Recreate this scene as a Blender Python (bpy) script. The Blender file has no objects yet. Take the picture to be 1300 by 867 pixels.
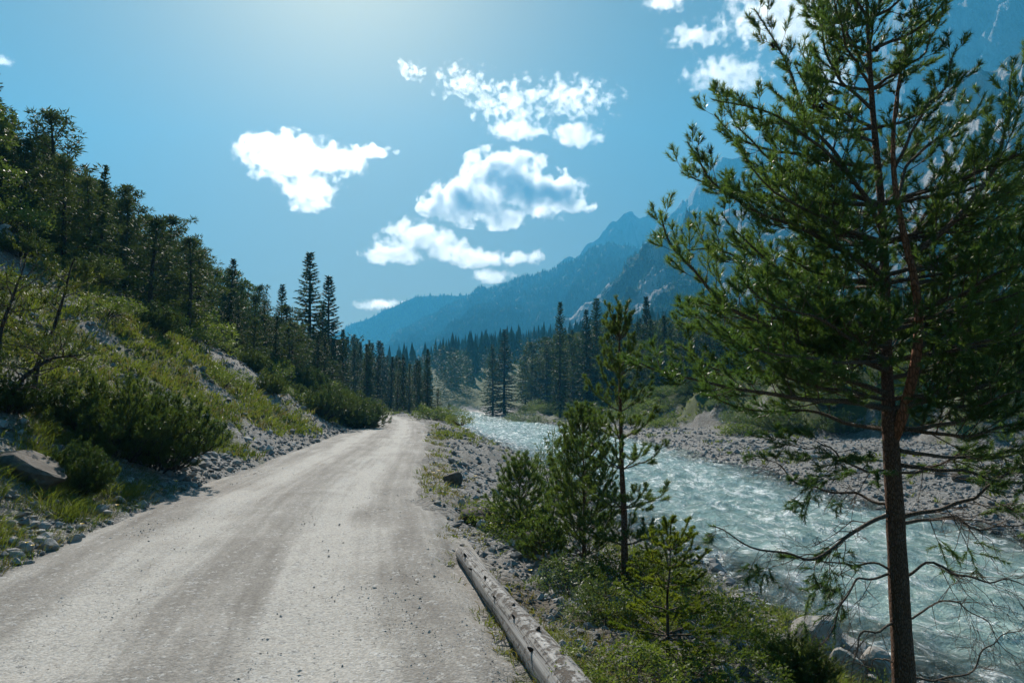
import bpy, bmesh, math, random
import numpy as np
from mathutils import Vector
R = math.radians
S = bpy.context.scene
COL = S.collection
rng = np.random.default_rng(7)
random.seed(7)

# ------------------------------------------------------------------ camera
EYE = 1.65
PITCH = 4.9
FPX = 1300 * 24 / 36.0
cam = bpy.data.cameras.new('camera')
cam.lens = 24; cam.sensor_width = 36; cam.clip_start = 0.05; cam.clip_end = 60000
co = bpy.data.objects.new('camera', cam); COL.objects.link(co)
co.location = (0, 0, EYE); co.rotation_euler = (R(90 + PITCH), 0, 0)
S.camera = co

# ------------------------------------------------------------------ daylight
SUN_EL, SUN_AZ = 37.0, -15.0
w = bpy.data.worlds.new('World'); S.world = w; w.use_nodes = True
wn = w.node_tree.nodes; wl = w.node_tree.links
bg = wn['Background']
sky = wn.new('ShaderNodeTexSky'); sky.sky_type = 'NISHITA'; sky.sun_disc = False
sky.sun_elevation = R(SUN_EL); sky.sun_rotation = R(SUN_AZ)
sky.altitude = 900; sky.air_density = 1.0; sky.dust_density = 5.0; sky.ozone_density = 1.6
tint = wn.new('ShaderNodeMix'); tint.data_type = 'RGBA'; tint.blend_type = 'MULTIPLY'; tint.inputs[0].default_value = 1.0
tint.inputs[7].default_value = (0.205, 0.20, 0.14, 1)          # the clear cyan cast of mountain air
wl.new(sky.outputs[0], tint.inputs[6]); wl.new(tint.outputs[2], bg.inputs[0]); bg.inputs[1].default_value = 0.07
sl = bpy.data.lights.new('sun', 'SUN'); sl.energy = 5.0; sl.angle = R(0.53); sl.color = (1.0, 0.92, 0.82)
so = bpy.data.objects.new('sun', sl); COL.objects.link(so)
sd = Vector((math.sin(R(SUN_AZ)) * math.cos(R(SUN_EL)), math.cos(R(SUN_AZ)) * math.cos(R(SUN_EL)), math.sin(R(SUN_EL))))
so.rotation_euler = (-sd).to_track_quat('-Z', 'Y').to_euler(); so.location = (0, 0, 80)
S.view_settings.view_transform = 'Standard'; S.view_settings.look = 'None'
S.view_settings.exposure = 1.06; S.view_settings.gamma = 1.0
cy = S.cycles
cy.max_bounces = 8; cy.diffuse_bounces = 3; cy.glossy_bounces = 2; cy.transmission_bounces = 4
cy.volume_bounces = 2; cy.transparent_max_bounces = 12
cy.sample_clamp_indirect = 4.0; cy.sample_clamp_direct = 30.0
cy.use_denoising = True

# ------------------------------------------------------------------ helpers
def at(px, py, Y):
    """point at forward distance Y along the line of sight through photograph pixel (px, py)"""
    a = (px - 650) / FPX; b = (433.5 - py) / FPX
    c, s = math.cos(R(PITCH)), math.sin(R(PITCH))
    fy, fz = c - b * s, s + b * c
    return np.array([a / fy * Y, Y, EYE + fz / fy * Y])

def tag(o, label=None, cat=None, group=None, kind=None):
    if label: o['label'] = label
    if cat: o['category'] = cat
    if group: o['group'] = group
    if kind: o['kind'] = kind
    return o

def mesh(name, V, F, mat=None, smooth=False, attrs=None):
    """V (n,3); F one (m,k) array or a list of such arrays"""
    V = np.asarray(V, dtype=np.float32)
    Fs = F if isinstance(F, (list, tuple)) else [F]
    Fs = [np.asarray(f, dtype=np.int32) for f in Fs if len(f)]
    me = bpy.data.meshes.new(name)
    me.vertices.add(len(V)); me.vertices.foreach_set('co', V.ravel())
    idx = np.concatenate([f.ravel() for f in Fs]) if Fs else np.zeros(0, np.int32)
    cnt = np.concatenate([np.full(len(f), f.shape[1], np.int32) for f in Fs]) if Fs else np.zeros(0, np.int32)
    me.loops.add(len(idx)); me.loops.foreach_set('vertex_index', idx)
    me.polygons.add(len(cnt))
    st = np.zeros(len(cnt), np.int32); st[1:] = np.cumsum(cnt)[:-1]
    me.polygons.foreach_set('loop_start', st)
    try: me.polygons.foreach_set('loop_total', cnt)
    except Exception: pass
    me.polygons.foreach_set('use_smooth', np.full(len(cnt), bool(smooth)))
    for k, a in (attrs or {}).items():
        a = np.asarray(a, np.float32)
        if a.ndim == 1:
            at_ = me.attributes.new(k, 'FLOAT', 'POINT'); at_.data.foreach_set('value', a)
        else:
            at_ = me.attributes.new(k, 'FLOAT_COLOR', 'POINT')
            at_.data.foreach_set('color', np.concatenate([a, np.ones((len(a), 1), np.float32)], 1).ravel())
    me.update(calc_edges=True)
    if mat is not None: me.materials.append(mat)
    return me

def link(name, me, parent=None, loc=None):
    o = bpy.data.objects.new(name, me); COL.objects.link(o)
    if parent is not None: o.parent = parent
    if loc is not None: o.location = loc
    return o

def empty(name, loc=(0, 0, 0), rz=0.0, sc=1.0):
    o = bpy.data.objects.new(name, None); COL.objects.link(o)
    o.location = loc; o.rotation_euler = (0, 0, rz); o.scale = (sc, sc, sc); o.empty_display_size = 0.2
    return o

def copy_tree(o, parent=None):
    c = o.copy(); COL.objects.link(c)
    if parent is not None: c.parent = parent
    for ch in list(o.children): copy_tree(ch, c)
    return c

# ------------------------------------------------------------------ noise
def _h(ix, iy, iz, seed):
    n = (ix * 374761393 + iy * 668265263 + iz * 2147483647 + seed * 974711) & 0xFFFFFFFF
    n = ((n ^ (n >> 13)) * 1274126177) & 0xFFFFFFFF
    n = ((n ^ (n >> 16)) * 2246822519) & 0xFFFFFFFF
    return ((n ^ (n >> 15)) & 0xFFFFFF) / float(0xFFFFFF)

def vnoise(x, y, z=0.0, seed=0):
    x, y, z = np.broadcast_arrays(np.asarray(x, float), np.asarray(y, float), np.asarray(z, float))
    ix, iy, iz = (np.floor(a).astype(np.int64) for a in (x, y, z))
    fx, fy, fz = x - ix, y - iy, z - iz
    fx, fy, fz = (f * f * f * (f * (f * 6 - 15) + 10) for f in (fx, fy, fz))
    r = 0
    for dx in (0, 1):
        for dy in (0, 1):
            for dz in (0, 1):
                wgt = (fx if dx else 1 - fx) * (fy if dy else 1 - fy) * (fz if dz else 1 - fz)
                r = r + wgt * _h(ix + dx, iy + dy, iz + dz, seed)
    return r * 2 - 1

def fbm(x, y, z=0.0, o=4, seed=0, gain=0.5):
    r = 0; a = 1.0; f = 1.0
    for i in range(o):
        r = r + a * vnoise(np.asarray(x) * f, np.asarray(y) * f, np.asarray(z) * f, seed + i * 17); a *= gain; f *= 2.03
    return r

def ridged(x, y, z=0.0, o=4, seed=0, gain=0.5):
    r = 0; a = 1.0; f = 1.0
    for i in range(o):
        n = 1 - np.abs(vnoise(np.asarray(x) * f, np.asarray(y) * f, np.asarray(z) * f, seed + i * 17)); r = r + a * n * n; a *= gain; f *= 2.07
    return r

def sst(a, b, x):
    t = np.clip((np.asarray(x, float) - a) / (b - a), 0, 1)
    return t * t * (3 - 2 * t)

def softplus(x, k): return k * np.logaddexp(0, np.asarray(x, float) / k)

# ------------------------------------------------------------------ materials
class NT:
    def __init__(self, name):
        self.m = bpy.data.materials.new(name); self.m.use_nodes = True
        self.t = self.m.node_tree; self.t.nodes.clear()
        self.out = self.t.nodes.new('ShaderNodeOutputMaterial')
    def n(self, typ, ins=None, **kw):
        nd = self.t.nodes.new('ShaderNode' + typ)
        for k, v in kw.items(): setattr(nd, k, v)
        for k, v in (ins or {}).items():
            if hasattr(v, 'is_output'): self.t.links.new(v, nd.inputs[k])
            else: nd.inputs[k].default_value = v
        return nd
    def pos(self):
        if not hasattr(self, '_p'): self._p = self.n('NewGeometry').outputs['Position']
        return self._p
    def obj(self):
        if not hasattr(self, '_o'): self._o = self.n('TexCoord').outputs['Object']
        return self._o
    def mapping(self, v, scale=(1, 1, 1), rot=(0, 0, 0)):
        return self.n('Mapping', {'Vector': v, 'Scale': scale, 'Rotation': rot}).outputs[0]
    def noise(self, v, s, d=3.0, r=0.55, dist=0.0):
        return self.n('TexNoise', {'Vector': v, 'Scale': s, 'Detail': d, 'Roughness': r, 'Distortion': dist}).outputs['Fac']
    def voro(self, v, s, feat='F1', out='Distance', rnd=1.0):
        return self.n('TexVoronoi', {'Vector': v, 'Scale': s, 'Randomness': rnd}, feature=feat).outputs[out]
    def ramp(self, f, *st):
        nd = self.n('ValToRGB', {'Fac': f}); e = nd.color_ramp.elements
        while len(e) < len(st): e.new(0.5)
        for i, (p, c) in enumerate(st):
            e[i].position = p; e[i].color = (*((c, c, c) if not isinstance(c, tuple) else c), 1)
        return nd.outputs[0]
    def rng(self, f, a, b, c=0.0, d=1.0):
        return self.n('MapRange', {'Value': f, 'From Min': a, 'From Max': b, 'To Min': c, 'To Max': d}).outputs[0]
    def mix(self, f, a, b, blend='MIX'):
        nd = self.n('Mix', data_type='RGBA', blend_type=blend)
        for i, v in ((0, f), (6, a), (7, b)):
            if hasattr(v, 'is_output'): self.t.links.new(v, nd.inputs[i])
            elif i == 0: nd.inputs[0].default_value = v
            else: nd.inputs[i].default_value = (*v, 1)
        return nd.outputs[2]
    def math(self, op, a, b=0.0, c=None, clamp=False):
        nd = self.n('Math', operation=op, use_clamp=clamp)
        for i, v in enumerate((a, b) if c is None else (a, b, c)):
            if hasattr(v, 'is_output'): self.t.links.new(v, nd.inputs[i])
            else: nd.inputs[i].default_value = v
        return nd.outputs[0]
    def attr(self, name, out='Fac'):
        return self.n('Attribute', attribute_name=name).outputs[out]
    def bump(self, h, dist=0.02, strength=1.0, nrm=None):
        ins = {'Height': h, 'Distance': dist, 'Strength': strength}
        if nrm is not None: ins['Normal'] = nrm
        return self.n('Bump', ins).outputs[0]
    def princ(self, col, rough=0.8, nrm=None, spec=0.3, **kw):
        ins = {'Base Color': col if hasattr(col, 'is_output') else (*col, 1), 'Roughness': rough, 'Specular IOR Level': spec}
        if nrm is not None: ins['Normal'] = nrm
        ins.update(kw)
        return self.n('BsdfPrincipled', ins).outputs[0]
    def done(self, sh):
        self.t.links.new(sh, self.out.inputs['Surface']); return self.m

def leaf_mat(name, c1, c2, trans=0.35, rough=0.45, spec=0.25, vscale=0.6, tint=(1.25, 1.3, 0.6)):
    """needles and leaves: colour wanders between clumps, thin enough to let sun through"""
    t = NT(name)
    oi = t.n('ObjectInfo').outputs['Random']
    f = t.noise(t.obj(), vscale, 2.0)
    f = t.math('ADD', f, t.math('MULTIPLY', t.math('SUBTRACT', oi, 0.5), 0.5))
    c = t.ramp(f, (0.25, c1), (0.75, c2))
    p = t.princ(c, rough, spec=spec)
    tr = t.n('BsdfTranslucent', {'Color': t.mix(1.0, c, tint, 'MULTIPLY')}).outputs[0]
    return t.done(t.n('MixShader', {0: trans, 1: p, 2: tr}).outputs[0])

def bark_mat(name, c1, c2, vs=(14, 14, 4), depth=0.01):
    t = NT(name)
    v = t.mapping(t.obj(), vs)
    f = t.noise(v, 1.0, 5.0, 0.65, 0.4)
    vr = t.voro(v, 1.3, 'DISTANCE_TO_EDGE')
    c = t.mix(t.rng(vr, 0.0, 0.18), tuple(x * 0.45 for x in c1), t.ramp(f, (0.3, c1), (0.7, c2)))
    h = t.math('ADD', t.rng(vr, 0, 0.25), f)
    return t.done(t.princ(c, 0.9, t.bump(h, depth, 0.9), 0.15))
# ------------------------------------------------------------------ lie of the land
ROAD_W = 2.05
_rp = np.array([(3.5, -70), (2.4, -40), (0.9, -15), (-0.55, -4), (-1.3, 0), (-2.02, 4), (-2.6, 6.3), (-3.82, 12.8), (-5.0, 23), (-6.9, 38), (-9.3, 53),
                (-11.6, 63), (-14.6, 72), (-19, 79), (-26, 85.5), (-35, 90), (-48, 94), (-70, 98), (-110, 102)], float)
def catmull(P, step=0.5):
    out = []
    Q = np.vstack([2 * P[0] - P[1], P, 2 * P[-1] - P[-2]])
    for i in range(1, len(Q) - 2):
        p0, p1, p2, p3 = Q[i - 1:i + 3]
        n = max(2, int(np.linalg.norm(p2 - p1) / step)); t = (np.arange(n) / n)[:, None]
        out.append(0.5 * ((2 * p1) + (-p0 + p2) * t + (2 * p0 - 5 * p1 + 4 * p2 - p3) * t ** 2 + (-p0 + 3 * p1 - 3 * p2 + p3) * t ** 3))
    return np.vstack(out + [P[-1:]])
RP = catmull(_rp)
_tan = np.gradient(RP, axis=0); _tan /= np.linalg.norm(_tan, axis=1)[:, None]
RN = np.stack([-_tan[:, 1], _tan[:, 0]], 1)           # left-hand normal
RS = np.concatenate([[0], np.cumsum(np.linalg.norm(np.diff(RP, axis=0), axis=1))])
def road_s(x, y):
    """signed distance from the road's centre line, positive on its left (uphill) side"""
    x = np.atleast_1d(np.asarray(x, float)).ravel(); y = np.atleast_1d(np.asarray(y, float)).ravel()
    out = np.empty(len(x))
    for a in range(0, len(x), 20000):
        xa, ya = x[a:a + 20000, None], y[a:a + 20000, None]
        d2 = (xa - RP[None, ::2, 0]) ** 2 + (ya - RP[None, ::2, 1]) ** 2
        k = d2.argmin(1) * 2
        sx, sy = x[a:a + 20000] - RP[k, 0], y[a:a + 20000] - RP[k, 1]
        side = sx * RN[k, 0] + sy * RN[k, 1]
        along = sx * _tan[k, 0] + sy * _tan[k, 1]
        out[a:a + 20000] = np.where(np.abs(along) < 1.2, side, np.sign(side) * np.sqrt(sx * sx + sy * sy))
    return out
WATER = -1.8
_ly = np.array([-60, -20, 0, 8.3, 11.9, 20, 36, 60, 85, 110, 140, 175, 215, 260, 330.]); _lx = np.array([13, 9.5, 6.6, 4.75, 3.75, 2.9, 1.7, -2.2, -6.3, -9.9, -14, -17, -26, -60, -120.])
_ry = np.array([-60, -20, 0, 10, 16.4, 26.7, 44.6, 70, 93, 115, 140, 165, 200, 240, 330.]); _rx = np.array([23, 20, 17.3, 14.8, 13.4, 11.9, 11.6, 10.0, 7.2, 2.0, -3.0, -6.5, -10, -34, -105.])
_sy = np.array([-60, 10, 20, 45, 54, 69, 90, 110, 130, 165, 200, 240, 330.]); _sx = np.array([52, 42, 35, 25, 21.5, 16.0, 12, 9, 5, -2, -5, -29, -100.])
def shore_l(y): return np.interp(y, _ly, _lx) + 0.35 * fbm(np.asarray(y) * 0.22, 3.1, o=3, seed=5)
def shore_r(y): return np.interp(y, _ry, _rx) + 0.55 * fbm(np.asarray(y) * 0.17, 9.1, o=3, seed=8)
def scarp(y): return np.interp(y, _sy, _sx) + 1.6 * fbm(np.asarray(y) * 0.09, 5.5, o=3, seed=11)
def land(x, y, fine=True):
    """height of the ground and its cover masks"""
    shp = np.shape(x)
    x = np.asarray(x, float).ravel(); y = np.asarray(y, float).ravel()
    s = road_s(x, y); d = s - ROAD_W
    rr = np.hypot(x, y)
    # hillside left of the road
    up = 0.67 * softplus(d - 0.35, 0.25)
    up = 95 * (1 - np.exp(-up / 95))
    lump = fbm(x * 0.16, y * 0.16, o=4, seed=21) * 0.55 + fbm(x * 0.045, y * 0.045, o=3, seed=23) * 1.6
    small = fbm(x * 0.9, y * 0.9, o=4, seed=22) * 0.13
    zl = up + lump * sst(1.0, 9.0, d) + small * sst(0.1, 1.6, d)
    # right side: flat verge, gravel bank, river bed, gravel bar, eroded scarp, wooded terrace
    L, Rr, Sc = shore_l(y), shore_r(y), scarp(y)
    q = L - x
    bank = sst(-0.5, 5.6, q) ** 0.8 * 1.8
    bank = np.where(q < 0, 0, bank)
    bl = WATER + bank + (fbm(x * 0.5, y * 0.5, o=4, seed=31) * 0.16 + fbm(x * 1.7, y * 1.7, o=3, seed=32) * 0.05) * sst(0.2, 1.5, q) * sst(0.0, 0.9, -d)
    bed = WATER - 0.55 * sst(0, 2.2, np.minimum(-q, Rr - x)) + fbm(x * 0.8, y * 0.8, o=3, seed=33) * 0.12 * sst(0, 1.0, np.minimum(-q, Rr - x))
    q2 = x - Rr
    bar = WATER + 0.45 * sst(0, 4, q2) + 0.35 * sst(3, 16, q2) + fbm(x * 0.25, y * 0.25, o=4, seed=34) * 0.18 * sst(0.3, 3, q2)
    hgt = np.interp(y, [0, 60, 80, 110, 140, 400], [5.0, 5.0, 3.6, 1.6, 1.3, 3.0])
    q3 = x - Sc
    rough = fbm(x * 0.35, y * 0.35, o=5, seed=35, gain=0.6)
    sc = hgt * sst(0, 7.5, q3 + rough * 0.8) + 0.055 * softplus(q3 - 6, 2.0) + 0.0035 * softplus(q3 - 30, 8.0) ** 1.55
    bar = bar + np.where(q3 > -3, sc, 0) + rough * 0.35 * sst(-1, 3, q3)
    z = np.where(q > 0, bl, np.where(q2 > 0, bar, bed))
    # far valley floor lifts a little towards the wooded rise
    far = (sst(215, 420, y) * 16 + sst(330, 800, y) * 30) * sst(8, 70, q2)
    z = np.where(s > 0, zl + np.minimum(0, 0), z) + np.where((s <= 0), far, 0)
    road = sst(2.3, 1.85, np.abs(s))
    z = z * (1 - road) + (-0.06) * road
    grass_n = fbm(x * 0.28, y * 0.28, o=5, seed=41)
    return dict(z=z.reshape(shp), s=s.reshape(shp), d=d.reshape(shp), q=q.reshape(shp), q2=q2.reshape(shp), q3=q3.reshape(shp), gn=grass_n.reshape(shp))
def hz(x, y):
    r = land(np.atleast_1d(x), np.atleast_1d(y))['z']
    return float(r[0]) if np.ndim(x) == 0 else r

# ------------------------------------------------------------------ ground materials
def ground_material():
    t = NT('ground_cover')
    p = t.pos()
    # stones: two sizes of pebble
    v1 = t.n('TexVoronoi', {'Vector': p, 'Scale': 9.0}); v2 = t.n('TexVoronoi', {'Vector': p, 'Scale': 34.0})
    e1 = t.voro(p, 9.0, 'DISTANCE_TO_EDGE'); e2 = t.voro(p, 34.0, 'DISTANCE_TO_EDGE')
    big = t.noise(p, 0.6, 4.0, 0.6)
    r1 = t.n('SeparateColor', {0: v1.outputs['Color']}).outputs[0]; r2 = t.n('SeparateColor', {0: v2.outputs['Color']}).outputs[1]
    peb = t.mix(0.5, t.ramp(r1, (0.0, (0.12, 0.117, 0.112)), (0.55, (0.21, 0.205, 0.197)), (1.0, (0.36, 0.35, 0.335))),
                t.ramp(r2, (0.0, (0.11, 0.106, 0.10)), (0.6, (0.225, 0.217, 0.208)), (1.0, (0.38, 0.37, 0.355))))
    peb = t.mix(t.rng(big, 0.35, 0.7), peb, t.mix(1.0, peb, (0.80, 0.76, 0.70), 'MULTIPLY'))
    soiln = t.noise(p, 3.2, 5.0, 0.7)
    soil = t.ramp(soiln, (0.3, (0.05, 0.042, 0.032)), (0.7, (0.12, 0.10, 0.075)))
    gr = t.noise(p, 5.5, 6.0, 0.72)
    grass = t.ramp(gr, (0.28, (0.035, 0.045, 0.012)), (0.5, (0.065, 0.085, 0.02)), (0.72, (0.13, 0.125, 0.04)))
    mk = t.n('SeparateColor', {0: t.attr('cover', 'Color')})
    ms = t.math('ADD', mk.outputs[1], t.math('MULTIPLY', t.math('SUBTRACT', soiln, 0.5), 0.9))
    mg = t.math('ADD', mk.outputs[0], t.math('MULTIPLY', t.math('SUBTRACT', t.noise(p, 1.6, 6.0, 0.75), 0.5), 1.3))
    c = t.mix(t.rng(ms, 0.4, 0.6), peb, soil)
    c = t.mix(t.rng(mg, 0.42, 0.62), c, grass)
    wet = mk.outputs[2]
    c = t.mix(t.math('MULTIPLY', wet, 0.6), c, t.mix(1.0, c, (0.42, 0.40, 0.36), 'MULTIPLY'))
    h = t.math('ADD', t.math('MULTIPLY', t.math('MINIMUM', e1, 0.25), 2.0), t.math('MULTIPLY', t.math('MINIMUM', e2, 0.2), 0.8))
    h = t.math('ADD', h, t.math('MULTIPLY', gr, 0.6))
    nrm = t.bump(h, 0.05, 0.8)
    return t.done(t.princ(c, t.rng(wet, 0, 1, 0.92, 0.45), nrm, 0.25))

def road_material():
    t = NT('road_gravel')
    p = t.pos()
    uv = t.attr('along', 'Color')
    sp = t.n('SeparateXYZ', {0: uv})
    s, a = sp.outputs[0], sp.outputs[1]          # metres across, metres along
    cmb = t.n('CombineXYZ', {0: s, 1: t.math('MULTIPLY', a, 0.16), 2: 0.0}).outputs[0]
    streak = t.noise(cmb, 2.2, 5.0, 0.62, 0.3)
    s2 = t.noise(t.n('CombineXYZ', {0: s, 1: t.math('MULTIPLY', a, 0.03), 2: 3.0}).outputs[0], 6.5, 3.0, 0.6, 0.1)
    blot = t.noise(p, 0.7, 5.0, 0.65, 0.6)
    fine = t.n('TexVoronoi', {'Vector': p, 'Scale': 62.0}); f2 = t.n('TexVoronoi', {'Vector': p, 'Scale': 23.0})
    rf = t.n('SeparateColor', {0: fine.outputs['Color']}).outputs[0]; rg = t.n('SeparateColor', {0: f2.outputs['Color']}).outputs[0]
    # wheel tracks are finer and paler, crown and edges coarser and darker
    tr = t.math('ADD', t.n('MapRange', {'Value': t.math('ABSOLUTE', t.math('SUBTRACT', t.math('ABSOLUTE', s), 0.85)), 'From Min': 0.15, 'From Max': 0.6, 'To Min': 1.0, 'To Max': 0.0}).outputs[0], 0.0)
    k = t.math('ADD', t.math('MULTIPLY', tr, 0.30), t.math('ADD', t.math('ADD', t.math('MULTIPLY', t.math('SUBTRACT', s2, 0.5), 0.55), t.math('MULTIPLY', streak, 0.75)), t.math('MULTIPLY', blot, 0.55)))
    base = t.ramp(k, (0.46, (0.145, 0.133, 0.12)), (0.68, (0.23, 0.216, 0.197)), (0.94, (0.37, 0.352, 0.325)))
    base = t.mix(0.55, base, t.mix(1.0, base, t.ramp(rf, (0.0, 0.55), (0.5, 0.97), (1.0, 1.4)), 'MULTIPLY'))
    base = t.mix(t.rng(rg, 0.86, 0.93, 0, 0.7), base, t.ramp(rf, (0.0, (0.10, 0.098, 0.095)), (1.0, (0.5, 0.49, 0.47))))
    h = t.math('ADD', t.math('MULTIPLY', t.math('MINIMUM', fine.outputs['Distance'], 0.6), -0.55), t.math('MULTIPLY', t.math('MINIMUM', f2.outputs['Distance'], 0.6), -0.5))
    h = t.math('ADD', h, t.math('MULTIPLY', t.noise(p, 6.0, 5.0, 0.7), 1.2))
    return t.done(t.princ(base, 0.88, t.bump(h, 0.011, 0.8), 0.2))

def water_material():
    t = NT('river_water')
    p = t.pos()
    fl = t.attr('flow', 'Color'); sp = t.n('SeparateXYZ', {0: fl})
    across, along, edge = sp.outputs[0], sp.outputs[1], sp.outputs[2]
    v = t.n('CombineXYZ', {0: across, 1: t.math('MULTIPLY', along, 0.55), 2: 0.0}).outputs[0]
    n1 = t.noise(v, 1.7, 7.0, 0.68, 1.2); n2 = t.noise(v, 7.5, 5.0, 0.66, 0.8); n3 = t.noise(p, 20.0, 3.0, 0.6)
    foam_n = t.math('ADD', t.math('MULTIPLY', n1, 0.62), t.math('MULTIPLY', n2, 0.50))
    foam = t.rng(t.math('ADD', foam_n, t.math('MULTIPLY', t.math('SUBTRACT', t.noise(v, 0.22, 3.0, 0.6), 0.5), 0.22)), 0.59, 0.68)
    c = t.ramp(n1, (0.3, (0.15, 0.27, 0.255)), (0.5, (0.32, 0.45, 0.42)), (0.72, (0.62, 0.70, 0.67)))
    c = t.mix(foam, c, (0.78, 0.82, 0.82))
    h = t.math('ADD', t.math('MULTIPLY', n1, 1.0), t.math('ADD', t.math('MULTIPLY', n2, 0.34), t.math('MULTIPLY', n3, 0.07)))
    nrm = t.bump(h, 0.28, 1.0)
    rough = t.math('ADD', 0.07, t.math('MULTIPLY', foam, 0.4))
    p_ = t.princ(c, rough, nrm, 0.5, IOR=1.33)
    clear = t.n('MixShader', {0: t.n('Fresnel', {'IOR': 1.33, 'Normal': nrm}).outputs[0], 1: t.n('BsdfTransparent', {'Color': (0.72, 0.86, 0.80, 1)}).outputs[0], 2: t.n('BsdfGlossy', {'Color': (1, 1, 1, 1), 'Roughness': 0.12, 'Normal': nrm}).outputs[0]}).outputs[0]
    solid = t.math('MAXIMUM', t.rng(t.math('ADD', edge, t.math('MULTIPLY', t.math('SUBTRACT', n1, 0.5), 1.6)), 0.3, 2.3), t.math('MULTIPLY', foam, 0.9))
    return t.done(t.n('MixShader', {0: solid, 1: clear, 2: p_}).outputs[0])

# ------------------------------------------------------------------ ground, one sheet out to the horizon
def build_ground():
    az = np.concatenate([np.linspace(-44, 44, 380), np.linspace(45.5, 314.5, 70)]) * math.pi / 180
    rad = np.concatenate([1.2 * np.exp(np.linspace(0, math.log(420 / 1.2), 300)), 420 * np.exp(np.linspace(0.05, math.log(6.5), 40))])
    A, RR = np.meshgrid(az, rad, indexing='ij')
    X, Y = RR * np.sin(A), RR * np.cos(A)
    g = land(X.ravel(), Y.ravel()); Z = g['z']
    X, Y = X.ravel(), Y.ravel()
    rr = RR.ravel()
    Z = np.where(rr > 900, Z * np.clip(1 - (rr - 900) / 900, 0, 1) - np.clip((rr - 900) / 900, 0, 1) * 2, Z)
    d, q, q2, q3, gn = g['d'], g['q'], g['q2'], g['q3'], g['gn']
    left = d > 0
    grass = np.where(left, 0.49 + 0.42 * gn + 0.25 * sst(14, 30, d) - 0.50 * sst(1.3, 0.2, d) * 0.9, 0)
    land_r = (~left) & (q > 0)
    e = -(g['s'] + ROAD_W)
    grass = np.where(land_r, 0.14 + 0.30 * gn + 0.24 * np.exp(-((e - 0.45) / 0.4) ** 2) + 0.45 * sst(11.0, 5.0, Y) * sst(4.3, 2.6, q) * sst(0.5, 1.6, q) + 0.55 * sst(78, 95, Y) * sst(2, 6, q), grass)
    grass = np.where(np.abs(g['s']) < 2.0, 0, grass)
    grass = np.where((~left) & (q2 > 0), 0.08 + 0.3 * gn + 0.62 * sst(2, 6, q3) + 0.34 * sst(-2, 2, q3) + 0.35 * np.exp(-((Y - 105) / 16) ** 2) * np.exp(-((q2 - 5) / 4) ** 2), grass)
    soil = np.where((~left) & (q2 > 0), 0.42 * sst(-1.0, 1.5, q3) * sst(14, 9, q3), 0.12)
    soil = np.where(land_r, 0.22 + 0.35 * sst(9, 6, Y) * sst(-0.5, 1.0, e), soil)
    soil = np.where(left, 0.22 + 0.5 * sst(16, 30, d), soil)
    inr = (q <= 0) & (q2 <= 0)
    wet = np.where(inr, 1, np.maximum(sst(0.5, 0.1, q) * (q > 0), sst(0.8, 0.1, q2) * (q2 > 0)))
    wet = np.where(left, 0, wet)
    cov = np.stack([np.clip(grass, 0, 1), np.clip(soil, 0, 1), np.clip(wet, 0, 1)], 1)
    na, nr = len(az), len(rad)
    i = np.arange(na * nr).reshape(na, nr)
    i2 = np.roll(i, -1, axis=0)
    F = np.stack([i[:, :-1], i[:, 1:], i2[:, 1:], i2[:, :-1]], -1).reshape(-1, 4)
    c = na * nr
    V = np.vstack([np.stack([X, Y, Z], 1), [[0, 0, hz(0.0, 0.0)]]])
    T = np.stack([i[:, 0], i2[:, 0], np.full(na, c)], 1)
    cov = np.vstack([cov, [[0, 0.1, 0]]])
    o = link('ground', mesh('ground', V, [F, T], ground_material(), True, {'cover': cov}))
    tag(o, kind='structure')

def build_road():
    sel = (RS > 40) & (RP[:, 0] > -90)
    k = np.where(sel)[0]
    # resample finer near the camera
    P, N, L = RP[k], RN[k], RS[k]
    sfine = np.concatenate([np.arange(L[0], L[0] + 60, 0.11), np.arange(L[0] + 60, L[-1], 0.35)])
    P = np.stack([np.interp(sfine, L, P[:, 0]), np.interp(sfine, L, P[:, 1])], 1)
    N = np.stack([np.interp(sfine, L, N[:, 0]), np.interp(sfine, L, N[:, 1])], 1)
    wv = np.linspace(-2.5, 2.5, 47)
    X = P[:, None, 0] + N[:, None, 0] * wv; Y = P[:, None, 1] + N[:, None, 1] * wv
    W = np.broadcast_to(wv, X.shape); A = np.broadcast_to(sfine[:, None], X.shape)
    edge = 2.12 + 0.22 * fbm(X * 0.7, Y * 0.7, o=4, seed=51)
    rut = -0.02 * np.exp(-((np.abs(W) - 0.85) / 0.28) ** 2) + 0.012 * np.exp(-(W / 0.4) ** 2)
    Z = 0.012 + rut + 0.014 * fbm(X * 1.1, Y * 0.8, o=4, seed=52)
    Z = Z * sst(edge + 0.05, edge - 0.25, np.abs(W)) - 0.10 * sst(edge - 0.05, edge + 0.25, np.abs(W))
    n, m = X.shape
    i = np.arange(n * m).reshape(n, m)
    F = np.stack([i[:-1, :-1], i[:-1, 1:], i[1:, 1:], i[1:, :-1]], -1).reshape(-1, 4)[:, ::-1]
    V = np.stack([X, Y, Z], -1).reshape(-1, 3)
    att = np.stack([W, A, np.zeros_like(X)], -1).reshape(-1, 3)
    o = link('road', mesh('road', V, F, road_material(), True, {'along': att})); tag(o, kind='structure')

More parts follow.
